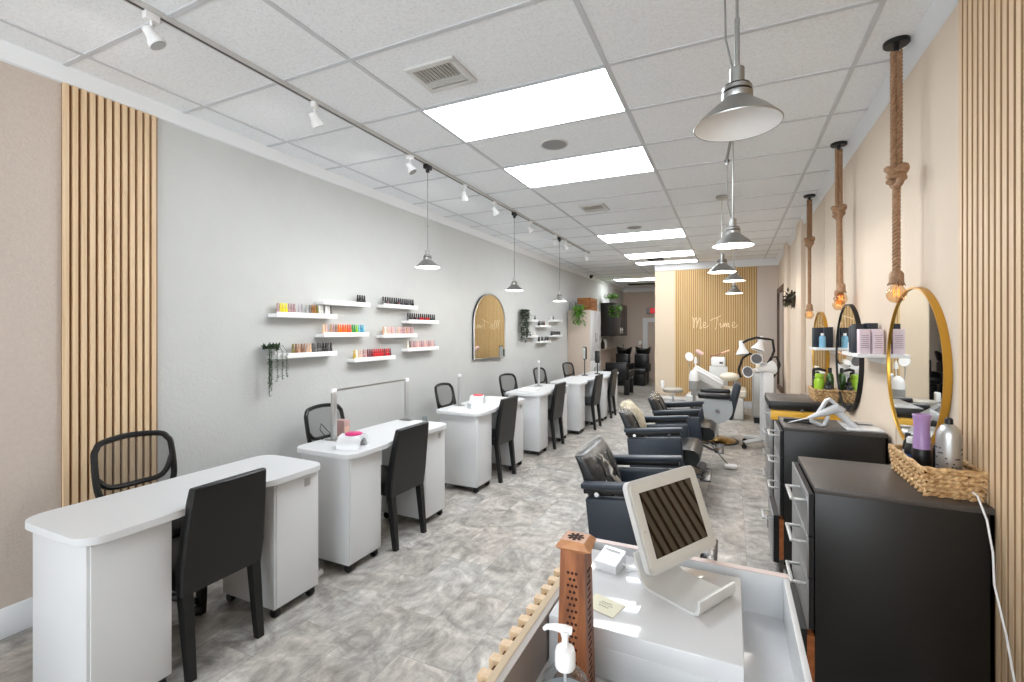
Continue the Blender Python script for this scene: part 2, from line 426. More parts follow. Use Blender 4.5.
# ================================================================== slat panels
def slat_panel(label, plane, c, a, b, z0, z1, n, ms, mb, sgn, flank=None):
    t = thing('slat_wall_panel', label, 'wall panel', (0, 0, 0))
    p = (b-a)/n; g = G(); gb = G()
    for i in range(n):
        u0, u1 = a+p*i, a+p*i+p*.62
        if flank:
            gc = gc if i else G()
            gc.box(min(c+sgn*.006, c+sgn*.018), max(c+sgn*.006, c+sgn*.018), u0, u1-.001, z0, z1); g.box(min(c+sgn*.018, c+sgn*.0195), max(c+sgn*.018, c+sgn*.0195), u0, u1, z0, z1)
        elif plane == 'x': g.box(min(c+sgn*.006, c+sgn*.024), max(c+sgn*.006, c+sgn*.024), u0, u1, z0, z1)
        else: g.box(u0, u1, min(c+sgn*.006, c+sgn*.024), max(c+sgn*.006, c+sgn*.024), z0, z1)
    if plane == 'x': gb.box(min(c, c+sgn*.007), max(c, c+sgn*.007), a, b, z0, z1)
    else: gb.box(a, b, min(c, c+sgn*.007), max(c, c+sgn*.007), z0, z1)
    gb.build('backing', mb, t); g.build('slats', ms, t, smooth=False)
    if flank: gc.build('slat_flanks', flank, t, smooth=False)  # slat bodies behind the thin face, one even brown
    return t
slat_panel('tall light oak slat panel on the left wall behind the nearest desk', 'x', XL, 1.295, 1.765, .15, ZC-.09, 12, M_SLAT, M_SLATB, 1)
slat_panel('light oak slat panel on the right wall beside the black drawer cabinet', 'x', XR, 1.40, 2.495, 0, ZC-.085, 26, M_SLAT, M_SLATB, -1, mat('brown slat core', rgb(172, 138, 100), .7))
bp_ = slat_panel('golden oak slat panel covering the back wall behind the script lettering', 'y', YB, -1.085, .47, .13, ZC-.14, 37, M_SLATG, M_SLATGB, -1)

# script lettering on the back wall
def lettering():
    t = thing('wall_lettering', 'gold handwritten script sign on the slatted back wall', 'sign', (-.70, YB-.03, 1.60))
    S = .215
    def stroke(name, segs, ox):
        g = G()
        for pts in segs:
            # smooth through the control points
            P = [Vector((ox+a*S, 0, b*S)) for a, b in pts]; out = []
            for i in range(len(P)-1):
                p0, p1, p2, p3 = P[max(i-1, 0)], P[i], P[i+1], P[min(i+2, len(P)-1)]
                for k in range(6):
                    u = k/6
                    out.append(.5*((2*p1)+(p2-p0)*u+(2*p0-5*p1+4*p2-p3)*u*u+(3*p1-p0-3*p2+p3)*u**3))
            out.append(P[-1])
            g.tube(out, .0075, 6)
        g.build(name, mat('champagne gold letter', rgb(238, 216, 174), .35), t)
    M_ = [[(-.12, .98), (.0, 1.0), (.06, .6), (.04, .0), (.1, .5), (.28, 1.05), (.34, .5), (.32, .05), (.42, .6), (.6, 1.0), (.66, .5), (.64, -.05), (.8, .1)]]
    e_ = [[(.0, .2), (.2, .32), (.26, .5), (.12, .56), (.02, .3), (.12, .04), (.34, .12), (.5, .3)]]
    T_ = [[(-.35, .72), (-.1, .86), (.3, 1.02), (.62, 1.2)], [(.3, 1.05), (.26, .6), (.2, .1), (.12, -.12)]]
    i_ = [[(.0, .3), (.08, .5), (.07, .1), (.16, .06), (.26, .3)], [(.12, .74), (.15, .78)]]
    m_ = [[(.0, .1), (.04, .5), (.05, .1), (.16, .46), (.24, .42), (.24, .1), (.36, .46), (.44, .42), (.45, .1), (.58, .16)]]
    stroke('letter', M_, -.02); stroke('letter', e_, .17); stroke('letter', T_, .38)
    stroke('letter', i_, .49); stroke('letter', m_, .56); stroke('letter', e_, .715)
lettering()

# ================================================================== ceiling fittings
def light_panel(label, x0, x1, y0, y1, m=None):
    t = thing('ceiling_light', label, 'ceiling light', ((x0+x1)/2, (y0+y1)/2, ZC), 0, 'ceiling light panels')
    w, h = (x1-x0)/2, (y1-y0)/2
    G().box(-w, w, -h, h, -.004, .02).build('diffuser', m or M_PANEL, t)
    G().box(-w-.012, w+.012, -h-.012, -h, -.008, .02).box(-w-.012, w+.012, h, h+.012, -.008, .02).box(-w-.012, -w, -h, h, -.008, .02).box(w, w+.012, -h, h, -.008, .02).build('frame', M_TEE, t)
for lab, y0, y1 in (('nearest', 2.545, 3.09), ('second', 3.745, 4.35), ('third', 6.965, 7.585), ('fourth', 8.885, 9.485), ('fifth', 10.01, 10.43)):
    light_panel('%s bright ceiling light panel in the row down the salon' % lab if lab != 'fifth' else 'bright ceiling light panel nearest to the slatted back wall', -1.815, -.625, y0, y1, mat('lit rear diffuser', (1, 1, 1, 1), .5, emit=(.95, .97, 1, 1), estr=4) if lab == 'fifth' else None)
light_panel('bright ceiling light panel beyond the cream column', -2.95, -1.84, 13.02, 13.58, mat('lit alcove diffuser', (1, 1, 1, 1), .5, emit=(.95, .97, 1, 1), estr=13))

def vent(label, x, y, w, h, dark=False):
    t = thing('ceiling_vent', label, 'vent', (x, y, ZC))
    m = M_GREYP if not dark else M_BLACKM
    e = .035
    G().box(-w/2, w/2, -h/2, -h/2+e, -.016, .0, .003).box(-w/2, w/2, h/2-e, h/2, -.016, .0, .003).box(-w/2, -w/2+e, -h/2+e, h/2-e, -.016, .0, .003).box(w/2-e, w/2, -h/2+e, h/2-e, -.016, .0, .003).build('frame', m, t)
    G().box(-w/2+e*.7, w/2-e*.7, -h/2+e*.7, h/2-e*.7, -.004, .0).build('duct', mat('dark duct', rgb(52, 52, 54), .8), t)
    g = G()
    n = 3
    for i in range(n):
        yy = h/2-e-.03-i*.018
        g.box(-w/2+e, w/2-e, yy-.002, yy+.010, -.016, -.004)
    k = 11
    for i in range(k):
        xx = -w/2+e+(w-2*e)*(i+.5)/k
        g.box(xx-.003, xx+.003, -h/2+e, h/2-e-.07, -.015, -.004, M=Matrix.Translation((xx, 0, -.01)) @ Matrix.Rotation(.5, 4, 'Y') @ Matrix.Translation((-xx, 0, .01)))
    g.build('louver', M_GREYP if not dark else M_BLACK, t)
vent('square grey ceiling vent near the brightest light panel', -1.47, 2.23, .31, .27)
vent('ceiling vent between the second light panel and the third', -1.44, 5.37, .29, .30)
vent('small dark ceiling vent by the back light panels', -1.36, 9.72, .30, .2, True)
vent('long dark return vent in the ceiling of the rear alcove', -2.3, 14.6, 1.1, .4, True)
def speaker(label, x, y):
    t = thing('ceiling_speaker', label, 'speaker', (x, y, ZC))
    G().lathe([(.09, -.004), (.106, -.006), (.108, 0)], seg=28).build('rim', M_GREYP, t)
    G().lathe([(.0, -.008), (.06, -.0075), (.094, -.005), (.095, 0)], seg=28).build('grille', mat('speaker grille', rgb(150, 150, 150), .7, bump=.4, bscale=400), t)
speaker('round ceiling speaker between the two nearest light panels', -1.233, 3.43)
speaker('round ceiling speaker just before the third light panel', -1.213, 6.63)
t = thing('security_camera', 'small black dome camera at the top of the left wall', 'camera', (-3.25, 11.8, ZC))
G().lathe([(.06, 0), (.06, -.03), (.05, -.035)], seg=16).build('base', M_BLACK, t); G().ball((0, 0, -.04), .045).build('dome', M_BLACK, t)

# track
XT = -2.345
t = thing('lighting_track', 'long white ceiling lighting track above the manicure desks', 'light track', (XT, 0, ZC))
G().box(-.018, .018, .2, 8.35, -.022, 0).build('rail', M_GREYP, t, smooth=False)
G().box(-.007, .007, .2, 8.35, -.0235, -.018).build('conductor_slot', mat('track slot', rgb(70, 70, 72), .5), t)
G().box(-.022, .022, 8.33, 8.37, -.026, 0).build('end_cap', M_GREYP, t)
def spot(i, label, y):
    if i == 0:
        t = thing('track_spotlight', label, 'spotlight', (XT, y, ZC-.022), 0, 'track spotlights')
        G().box(-.016, .016, -.03, .03, -.035, 0, .004).build('adapter', M_WPLAST, t)
        G().cyl((0, 0, -.035), (0, 0, -.075), .007, seg=8).build('stem', M_WPLAST, t)
        Mx = Matrix.Translation((0, 0, -.095)) @ Matrix.Rotation(.45, 4, 'X') @ Matrix.Rotation(-.35, 4, 'Y')
        h = G().lathe([(.012, .035), (.022, .03), (.024, -.005), (.036, -.03), (.037, -.05), (.033, -.05), (.02, -.02), (.0, -.018)], seg=18, M=Mx).build('lamp_head', M_WPLAST, t)
        G().lathe([(.0, -.042), (.03, -.044), (.031, -.05), (.0, -.05)], seg=16, M=Mx).build('lens', M_STEEL, h)
        return t
    return dup(SPOT, label, (XT, y, ZC-.022), [0, .5, -.6, 1.0, .2, -.4, .7, 0, .3][i])
ys = [1.232, 2.141, 3.10, 3.95, 4.6, 5.616, 6.56, 7.03, 8.2]
labs = ['white track spotlight nearest to the front on the ceiling rail', 'white track spotlight second from the front on the ceiling rail', 'white track spotlight just before the first hanging desk lamp', 'white track spotlight just after the first hanging desk lamp', 'white track spotlight just before the middle hanging desk lamp', 'white track spotlight just after the middle hanging desk lamp', 'white track spotlight just before the farthest hanging desk lamp', 'white track spotlight just after the farthest hanging desk lamp', 'white track spotlight at the far end of the ceiling rail']
SPOT = spot(0, labs[0], ys[0])
for i in range(1, 9): spot(i, labs[i], ys[i])

# nickel pendants
def shade(t, R, z, lit=True):           # z: rim height (local)
    k = R/.11
    sh = G().lathe([(R, z), (R*1.01, z+.003*k), (R*.72, z+.035*k), (R*.42, z+.062*k), (R*.34, z+.072*k)], seg=40, cap=False).build('lamp_shade', M_STEEL, t)
    G().lathe([(R*.985, z+.001), (R*.70, z+.032*k), (R*.40, z+.058*k), (.0, z+.064*k)], seg=40, cap=False).build('shade_lining', M_SHADEIN, sh)
    g = G()
    g.lathe([(R*.34, z+.070*k), (R*.36, z+.078*k), (R*.36, z+.086*k), (R*.30, z+.09*k), (R*.34, z+.095*k), (R*.34, z+.103*k), (R*.27, z+.108*k), (R*.17, z+.114*k), (R*.17, z+.155*k), (R*.10, z+.16*k), (.0, z+.16*k)], seg=28)
    g.build('lamp_socket', M_STEEL, t)
    G().lathe([(R*.33, z+.087*k), (R*.345, z+.088*k), (R*.345, z+.092*k), (R*.33, z+.094*k)], seg=28, cap=False).lathe([(R*.26, z+.105*k), (R*.30, z+.106*k), (R*.30, z+.109*k), (R*.26, z+.110*k)], seg=28, cap=False).build('collar_ring', M_DTRIM, t)
    if lit: G().ball((0, 0, z+.035*k), .026*k, 1, 1, 1.1, 14, 9).build('bulb', M_BULB, t)
    return z+.16*k
def desk_pendant(label, y, zr):
    t = thing('pendant_lamp', label, 'pendant lamp', (XT, y, 0), 0, 'nickel pendants over the desks')
    G().box(-.02, .02, -.04, .04, ZC-.06, ZC-.022, .004).cyl((0, 0, ZC-.06), (0, 0, ZC-.085), .016).build('adapter', M_BLACK, t)
    zt = shade(t, .105, zr)
    G().cyl((0, 0, zt), (0, 0, ZC-.08), .0035, seg=6).ball((0, 0, zt+.2), .007, u=8, v=6).build('cord', mat('grey cord', rgb(120, 120, 118), .5), t)
desk_pendant('nickel pendant lamp nearest over the desks, above the wall shelves', 3.345, 2.075)
desk_pendant('nickel pendant lamp over the desks, hanging right of the arched mirror', 5.12, 2.02)
desk_pendant('nickel pendant lamp farthest along the lighting track over the desks', 6.757, 1.985)
def room_pendant(label, x, y, zr, arm, R=.139, lit=True):
    t = thing('pendant_lamp', label, 'pendant lamp', (x, y, 0), 0, 'large nickel pendants down the middle')
    G().lathe([(.0, ZC), (.062, ZC), (.062, ZC-.018), (.05, ZC-.026), (.0, ZC-.026)], seg=24).build('canopy', M_STEEL, t)
    zt = shade(t, R, zr, lit)
    if arm:
        zj = zt+.42
        G().cyl((0, 0, zt-.01), (0, 0, ZC-.02), .0048, seg=8).cyl((0, 0, zt), (0, 0, zt+.16), .008, seg=10).build('rod', M_STEEL, t)
        b = G().tube([(-.012, 0, ZC-.02), (-.04, -.01, zj+.02)], .010, 8).box(-.05, -.03, -.02, .0, zj-.03, zj+.03, .004).build('pulley_arm', M_STEEL, t)
        G().lathe([(.018, -.006), (.018, .006)], (-.04, -.01, zj), 14, 'y').build('pulley_wheel', M_DTRIM, b)
        G().tube([(-.04, -.01, zj-.03), (-.034, 0, zt+.1), (-.012, 0, zt-.01)], .003, 6).build('lift_cord', mat('grey cord', (0, 0, 0, 1)), t)
    else:
        G().cyl((0, 0, zt-.01), (0, 0, ZC-.02), .005, seg=8).build('rod', M_STEEL, t)
room_pendant('large nickel dome pendant nearest to the front, hanging close overhead', .018, 1.73, 2.21, True, .134, False)
room_pendant('nickel pendant with pulley arm behind the nearest large pendant', .013, 3.81, 2.155, True)
room_pendant('nickel pendant third from the front in the middle row', -.087, 5.5, 2.16, False)
room_pendant('nickel pendant fourth from the front in the middle row', .037, 7.23, 2.23, False)
room_pendant('nickel pendant farthest in the middle row, before the slatted back wall', .047, 9.06, 2.19, False)

# ================================================================== manicure desks
def desk_proto():
    t = thing('manicure_table', 'white manicure table nearest to the front with rounded top corners', 'desk', (-2.165, .90, 0), 0, 'white manicure tables along the left wall')
    L = 1.15; W = .515
    top = G()
    rr = rrect(-W+.02, .02, 0, L, .09, 6)
    rec = [(.02-.06*math.sin(PI*k/12)**1.5, .33+(.82-.33)*k/12) for k in range(13)]
    poly = rr+rec
    top.loft([[(u, v, .731) for u, v in poly], [(u, v, .757) for u, v in poly], [(u*.998-.0, v*.998+.001, .76) for u, v in poly]])
    top.build('tabletop', M_WHITE, t)
    for k, (a, b) in enumerate(((.03, .325), (.83, 1.12))):
        c = G().box(-.44, -.022, a, b, .055, .731, .003).build('cabinet', M_WHITE, t)
        G().box(-.023, -.016, a+.012, b, .06, .722, .002).build('front_panel', M_WHITE, c)
        G().box(-.40, -.03, a+.015, b-.015, .045, .056).build('base_plate', M_BLACK, c)
        for (x, y) in ((-.05, a+.03), (-.05, b-.03), (-.41, a+.03), (-.41, b-.03)):
            G().lathe([(.0, -.016), (.022, -.016), (.026, -.01), (.026, .01), (.022, .016), (.0, .016)], (x, y, .026), 14, 'y').box(x-.012, x+.012, y-.018, y+.018, .04, .054, .004).build('caster', M_BLACK, c)
        G().box(-.0165, -.0135, b-.10, b-.06, .655, .70, .001).cyl((-.0165, b-.08, .68), (-.010, b-.08, .68), .006, seg=12).build('lock', mat('satin lock plate', rgb(166, 166, 166), .4), c) if k == 1 else None
    return t
D1 = desk_proto()
DESK = [(-2.155, 2.225), (-2.15, 3.86), (-2.115, 5.36), (-2.02, 6.72), (-1.95, 7.89)]
for (x, y), lab in zip(DESK, ('white manicure table with the lamp arch and pink-topped nail lamp', 'white manicure table third from the front with a red-topped nail lamp', 'white manicure table fourth from the front with a flat white pad', 'white manicure table fifth from the front', 'white manicure table farthest from the front with the black stand mirrors')):
    dup(D1, lab, (x, y, 0))

# client chairs (parsons): local +x = back side (towards the aisle), width along y
def parsons():
    t = thing('side_chair', 'black leatherette side chair at the nearest manicure table', 'chair', (-2.18, 1.45, 0), 0, 'black side chairs at the manicure tables')
    g = G()
    # tall back: slight rake, tapering to the bottom edge
    R = []
    for z, xo, w, th in ((.37, -.01, .190, .05), (.48, .0, .196, .055), (.65, .022, .19, .05), (.79, .045, .18, .042), (.84, .054, .176, .036), (.846, .054, .172, .028)):
        R.append([(xo-th/2, -w, z), (xo-th/2+.008, -w-.004, z), (xo+th/2-.008, -w-.004, z), (xo+th/2, -w+.004, z), (xo+th/2, w-.004, z), (xo+th/2-.008, w+.004, z), (xo-th/2+.008, w+.004, z), (xo-th/2, w, z)])
    g.loft(R).build('backrest', M_LEATHER, t)
    G().box(-.45, -.02, -.195, .195, .37, .465, .03, 3).build('seat', M_LEATHER, t)
    for sx, sy in ((0, -1), (0, 1), (1, -1), (1, 1)):
        x0 = -.012 if sx == 0 else -.42
        xe = .03 if sx == 0 else -.43
        y = .165*sy
        a, b = .023, .017
        G().loft([[(xe-b, y-b, 0), (xe+b, y-b, 0), (xe+b, y+b, 0), (xe-b, y+b, 0)], [(x0-a, y-a, .38), (x0+a, y-a, .38), (x0+a, y+a, .38), (x0-a, y+a, .38)]]).build('leg', M_BLACKM, t)
    return t
P1 = parsons()
for (x, y, r), lab in zip(((-2.155, 2.815, 0), (-2.145, 4.45, 0), (-2.11, 5.97, .0), (-1.945, 7.36, 0), (-1.945, 8.45, .0)),
        ('black leatherette side chair at the table with the lamp arch', 'black leatherette side chair at the third manicure table', 'black leatherette side chair at the fourth manicure table', 'black leatherette side chair at the fifth manicure table', 'black leatherette side chair at the farthest manicure table')):
    dup(P1, lab, (x, y, 0), r)

# technician mesh chairs: local facing +x
def mesh_chair():
    t = thing('office_chair', 'black mesh-back office chair behind the nearest manicure table', 'office chair', (-2.87, 1.515, 0), 0, 'black mesh office chairs along the left wall')
    w = .188
    out = [(-w*.86, .62), (-w, .70), (-w*1.0, .86), (-w*.93, .90), (-w*.74, .93), (0, .944), (w*.74, .93), (w*.93, .90), (w, .86), (w, .70), (w*.86, .62)]
    def cx(y, z): return -.13-.20*(z-.60)+.9*y*y-.02
    def sm(P, n=5):
        P = [Vector(p) for p in P]; o = []
        for i in range(len(P)-1):
            p0, p1, p2, p3 = P[max(i-1, 0)], P[i], P[i+1], P[min(i+2, len(P)-1)]
            for k in range(n):
                u = k/n; o.append(.5*((2*p1)+(p2-p0)*u+(2*p0-5*p1+4*p2-p3)*u*u+(3*p1-p0-3*p2+p3)*u**3))
        return o+[P[-1]]
    g = G()
    g.tube(sm([(cx(y, z), y, z) for y, z in out]), .0165, 8)
    g.tube(sm([(cx(-w, .74), -w*.98, .745), (cx(-.12, .70)+.012, -.13, .695), (cx(0, .68)+.015, 0, .685), (cx(.12, .7)+.012, .13, .70), (cx(w, .78), w*.98, .80)]), .015, 8)
    g.tube(sm([(cx(-w, .62), -w*.86, .62), (cx(0, .6), 0, .60), (cx(w, .62), w*.86, .62)]), .0165, 8)
    g.build('back_frame', M_BLACK, t)
    g = G(); n = 10
    prof = sm([(a, b, 0) for a, b in out], 3)
    left = [p for p in prof if p.x <= 0.0001]; rows = []
    zs = [.61+.328*i/10 for i in range(11)]
    import bisect
    for z in zs:
        # half width at this height
        hw = w*.86
        for a, b in zip(out[:5], out[1:6]):
            if a[1] <= z <= b[1]: hw = abs(a[0]+(b[0]-a[0])*(z-a[1])/(b[1]-a[1]))
        rows.append([(cx(-hw+2*hw*k/n, z), -hw+2*hw*k/n, z) for k in range(n+1)])
    g.loft(rows, close=False).build('mesh_panel', M_NET, t)
    G().box(-.20, .24, -.225, .225, .42, .50, .035, 3).build('seat', mat('black seat fabric', rgb(28, 28, 30), .85, bump=.2, bscale=300), t)
    G().tube([(-.05, 0, .42), (-.17, 0, .44), (-.20, 0, .52), (-.16, 0, .63)], [.03, .028, .025, .022], 8).build('back_bracket', M_BLACK, t)
    G().cyl((0, 0, .08), (0, 0, .30), .028).cyl((0, 0, .30), (0, 0, .42), .018).build('gas_lift', M_BLACK, t)
    st = G()
    for k in range(5):
        a = 2*PI*k/5+.3; st.tube([(0, 0, .10), (.27*math.cos(a), .27*math.sin(a), .075)], [.026, .016], 8)
    st.build('star_base', M_BLACK, t)
    for k in range(5):
        a = 2*PI*k/5+.3; G().ball((.27*math.cos(a), .27*math.sin(a), .028), .028, 1, .8, 1, 12, 8).build('caster', M_BLACK, t)
    return t
C1 = mesh_chair()
for (x, y, r), lab in zip(((-2.89, 2.90, .0), (-2.88, 4.70, .05), (-2.84, 6.30, -.2), (-2.84, 7.6, -.14), (-2.83, 9.12, -.22)),
        ('black mesh-back office chair behind the lamp arch table', 'black mesh-back office chair behind the third manicure table', 'black mesh-back office chair turned aside below the arched mirror', 'black mesh-back office chair behind the fifth manicure table', 'black mesh-back office chair behind the farthest manicure table')):
    dup(C1, lab, (x, y, 0), r).scale = (1, 1, .965 if y < 5 else .945)

# items on desks
def lamp_arch():
    t = thing('desk_lamp', 'silver arched lamp bar standing over the second white table', 'desk lamp', (-2.56, 2.51, .76))
    for y in (0, .83):
        G().box(-.055, .055, y-.035, y+.035, 0, .008, .003).build('base_plate', M_STEEL, t)
        G().box(-.013, .013, y-.018, y+.018, .008, .345, .003).build('post', M_ALU, t)
        G().box(-.014, .014, y-.02, y+.02, .33, .365, .008).build('end_cap', M_WPLAST, t)
    b = G().box(-.008, .008, .01, .82, .345, .358, .002).build('light_bar', M_STEEL, t)
    G().tube([(-.03, -.04, .02), (-.06, -.07, .08), (-.03, -.09, .13), (.0, -.03, .05), (-.06, -.05, .006)], .003, 6).build('cable', M_BLACK, t)
lamp_arch()
def lamp_post(label, x, y, h):
    t = thing('desk_lamp', label, 'desk lamp', (x, y, .76))
    G().box(-.05, .05, -.035, .035, 0, .008, .003).build('base_plate', M_STEEL, t)
    G().box(-.016, .016, -.011, .011, .008, h, .004).build('post', M_ALU, t)
    G().box(-.018, .018, -.013, .013, h-.03, h, .006).build('end_cap', M_WPLAST, t)
lamp_post('silver upright lamp post on the third manicure table', -2.56, 4.22, .33)
lamp_post('white upright lamp post on the fourth manicure table', -2.46, 6.20, .36)
def nail_lamp(label, x, y, rot, mtop):
    t = thing('nail_lamp', label, 'nail lamp', (x, y, .76), rot); t.scale = (.88, .95, .95)
    pts_o = [(-.085, 0)]+[(-.085*math.cos(PI*k/14)**1, .085*math.sin(PI*k/14)) for k in range(1, 14)]+[(.085, 0)]
    poly_o = [(-.105, 0), (-.10, .03), (-.085, .062), (-.055, .085), (0, .092), (.055, .085), (.085, .062), (.10, .03), (.105, 0)]
    poly_i = [(.068, 0), (.064, .022), (.052, .045), (.03, .06), (0, .064), (-.03, .06), (-.052, .045), (-.064, .022), (-.068, 0)]
    g = G()
    sec = poly_o+poly_i
    g.loft([[(u, -.07, v) for u, v in sec], [(u, .085, v) for u, v in sec]])
    g.build('shell', M_WHITEG, t)
    G().box(-.07, .07, .07, .08, 0, .062).build('back_wall', M_WPLAST, t)
    G().lathe([(.0, .100), (.05, .099), (.058, .094), (.06, .086)], seg=24, M=Matrix.Diagonal((1.0, 1.05, 1, 1))).build('top_pad', mtop, t)
nail_lamp('white arched nail lamp with magenta top on the second table', -2.29, 2.42, 1.9, M_PINK)
nail_lamp('white arched nail lamp with red top on the third table', -2.47, 4.46, 1.9, M_RED)
t = thing('product_box', 'small rose carton beside the lamp arch on the second table', 'box', (-2.60, 2.63, .76))
G().box(-.038, .045, -.03, .03, 0, .12, .002).build('carton', M_PINKBOX, t); G().box(.0452, .0458, -.022, .022, .02, .075).build('label_panel', mat('peach print', rgb(196, 160, 140), .5), t)
def jar(label, x, y, r, h, base=True):
    t = thing('glass_jar', label, 'glass jar', (x, y, .76))
    G().lathe([(.0, .004), (r, .004), (r, h), (r-.003, h), (r-.003, .008), (.0, .008)], seg=20).build('glass', M_GLASS, t)
    if base: G().lathe([(0, 0), (r*1.8, 0), (r*1.9, .003), (r*1.9, .006), (0, .006)], seg=20).build('saucer', M_WPLAST, t)
jar('small clear glass jar at the far end of the second table', -2.27, 3.20, .022, .075)
jar('small clear glass jar on the near edge of the third table', -2.33, 4.02, .02, .06)
t = tag(G().prism(rrect(-.10, .10, -.05, .05, .02), 'z', 0, .012).build('hand_towel', M_WPLAST, loc=(-2.42, 3.98, .76)), 'folded white hand rest lying near the third table front edge', 'hand rest')
t.rotation_euler = (0, 0, .3)
t = thing('manicure_pad', 'flat white pad lying on the fourth manicure table', 'pad', (-2.40, 5.72, .76), .1)
G().box(-.10, .10, -.13, .13, 0, .02, .008).build('pad', M_WPLAST, t); G().tube([(-.1, .0, .02), (0, .0, .032), (.1, 0, .02)], .01, 8).build('wrist_roll', M_WPLAST, t)
# stand mirror and brush on last desk
def stand_mirror(label, x, y):
    t = thing('table_mirror', label, 'table mirror', (x, y, .76), -.6)
    G().lathe([(0, 0), (.06, 0), (.06, .01), (0, .014)], seg=18).build('base', M_BLACK, t)
    G().cyl((0, 0, .01), (0, 0, .30), .009, seg=8).build('stem', M_BLACK, t)
    G().prism(rrect(-.038, .045, .28, .50, .02), 'y', -.012, .012).build('frame', M_BLACK, t)
    G().prism(rrect(-.036, .036, .29, .49, .015), 'y', -.0145, -.012).build('mirror_glass', M_MIRROR, t)
stand_mirror('black framed table mirror on a stem on the farthest manicure table', -2.33, 8.05)
t = thing('table_lamp', 'black stemmed lamp with long dark head on the farthest table', 'table lamp', (-2.2, 8.42, .76))
G().lathe([(0, 0), (.055, 0), (.055, .012), (0, .015)], seg=16).build('base', M_BLACK, t); G().cyl((0, 0, .01), (0, 0, .24), .009, seg=8).build('stem', M_BLACK, t)
G().box(-.04, .04, -.03, .03, .20, .42, .012).build('lamp_head', M_BLACK, t)
# pedal on the floor
t = thing('foot_pedal', 'light grey foot pedal on the floor between the first two tables', 'foot pedal', (-2.40, 2.13, 0), .1)
G().box(-.09, .09, -.055, .055, .004, .04, .012).build('housing', M_GREYP, t); G().box(-.05, .07, -.04, .04, .04, .046, .003).build('treadle', M_GREYM, t)

# ================================================================== nail polish shelves
XS = -3.19
def shelf(label, y0, y1, z):
    t = thing('wall_shelf', label, 'shelf', (XL, (y0+y1)/2, z), 0, 'white floating wall shelves')
    h = (y1-y0)/2
    G().box(0, .10, -h, h, -.03, 0, .002).build('board', M_WPLAST, t)
    G().box(.10, .108, -h, h, -.03, .012, .002).build('lip', M_WPLAST, t)
BM = {}
def bottle_mesh(name, col, gloss=True):
    if name not in BM:
        m = mat('polish '+name, col, .12, coat=.6)
        BM[name] = G().lathe([(.0, .0), (.0125, 0), (.0135, .003), (.0135, .034), (.011, .041), (.0075, .044), (.0, .044)], seg=10).mesh('bottle', m)
    return BM[name]
def cap_mesh(name, col):
    k = 'cap '+name
    if k not in BM:
        m = mat('cap '+name, col, .3)
        BM[k] = G().lathe([(.0, .043), (.0088, .043), (.0095, .046), (.0078, .082), (.006, .085), (.0, .085)], seg=10).mesh('cap', m)
    return BM[k]
COLR = dict(yellow=(226, 214, 60), mauve=(170, 140, 142), lilac=(186, 176, 184), grey=(168, 168, 166), bronze=(150, 98, 38), olive=(120, 112, 50), clear=(226, 226, 222), white=(240, 240, 238),
            pink=(222, 186, 178), peach=(236, 196, 160), tan=(190, 150, 120), orange=(226, 120, 40), coral=(226, 92, 60), red=(196, 26, 36), green=(60, 150, 74), lime=(150, 206, 60), aqua=(110, 190, 210), blue=(70, 140, 180),
            brown=(136, 96, 70), taupe=(150, 122, 104), nude=(206, 180, 160), charcoal=(84, 82, 84), black=(30, 28, 30), plum=(110, 60, 70), rose=(206, 160, 158), smoke=(110, 108, 108), gold=(196, 168, 60), wine=(130, 30, 40), ivory=(238, 230, 214))
def bottles(shelfname, seq, y0, y1, z, x=XL+.055, capc=None, lead=''):
    n = len(seq)
    for i, c in enumerate(seq):
        if c is None: continue
        y = y0+(y1-y0)*i/max(1, n-1)
        idx = sum(1 for q in seq[:i+1] if q is not None)
        lab = '%s nail polish bottle, %s from the left on %s' % (c, ORD[idx-1], shelfname)
        o = bpy.data.objects.new('nail_polish_bottle', bottle_mesh(c, rgb(*COLR[c]))); COL.objects.link(o)
        o.location = (x, y, z)
        tag(o, lab, 'nail polish', 'nail polish bottles on the wall shelves')
        cc = capc or c
        k = bpy.data.objects.new('cap', cap_mesh(cc, rgb(*COLR[cc]))); COL.objects.link(k); k.parent = o
A = ['mauve']*3
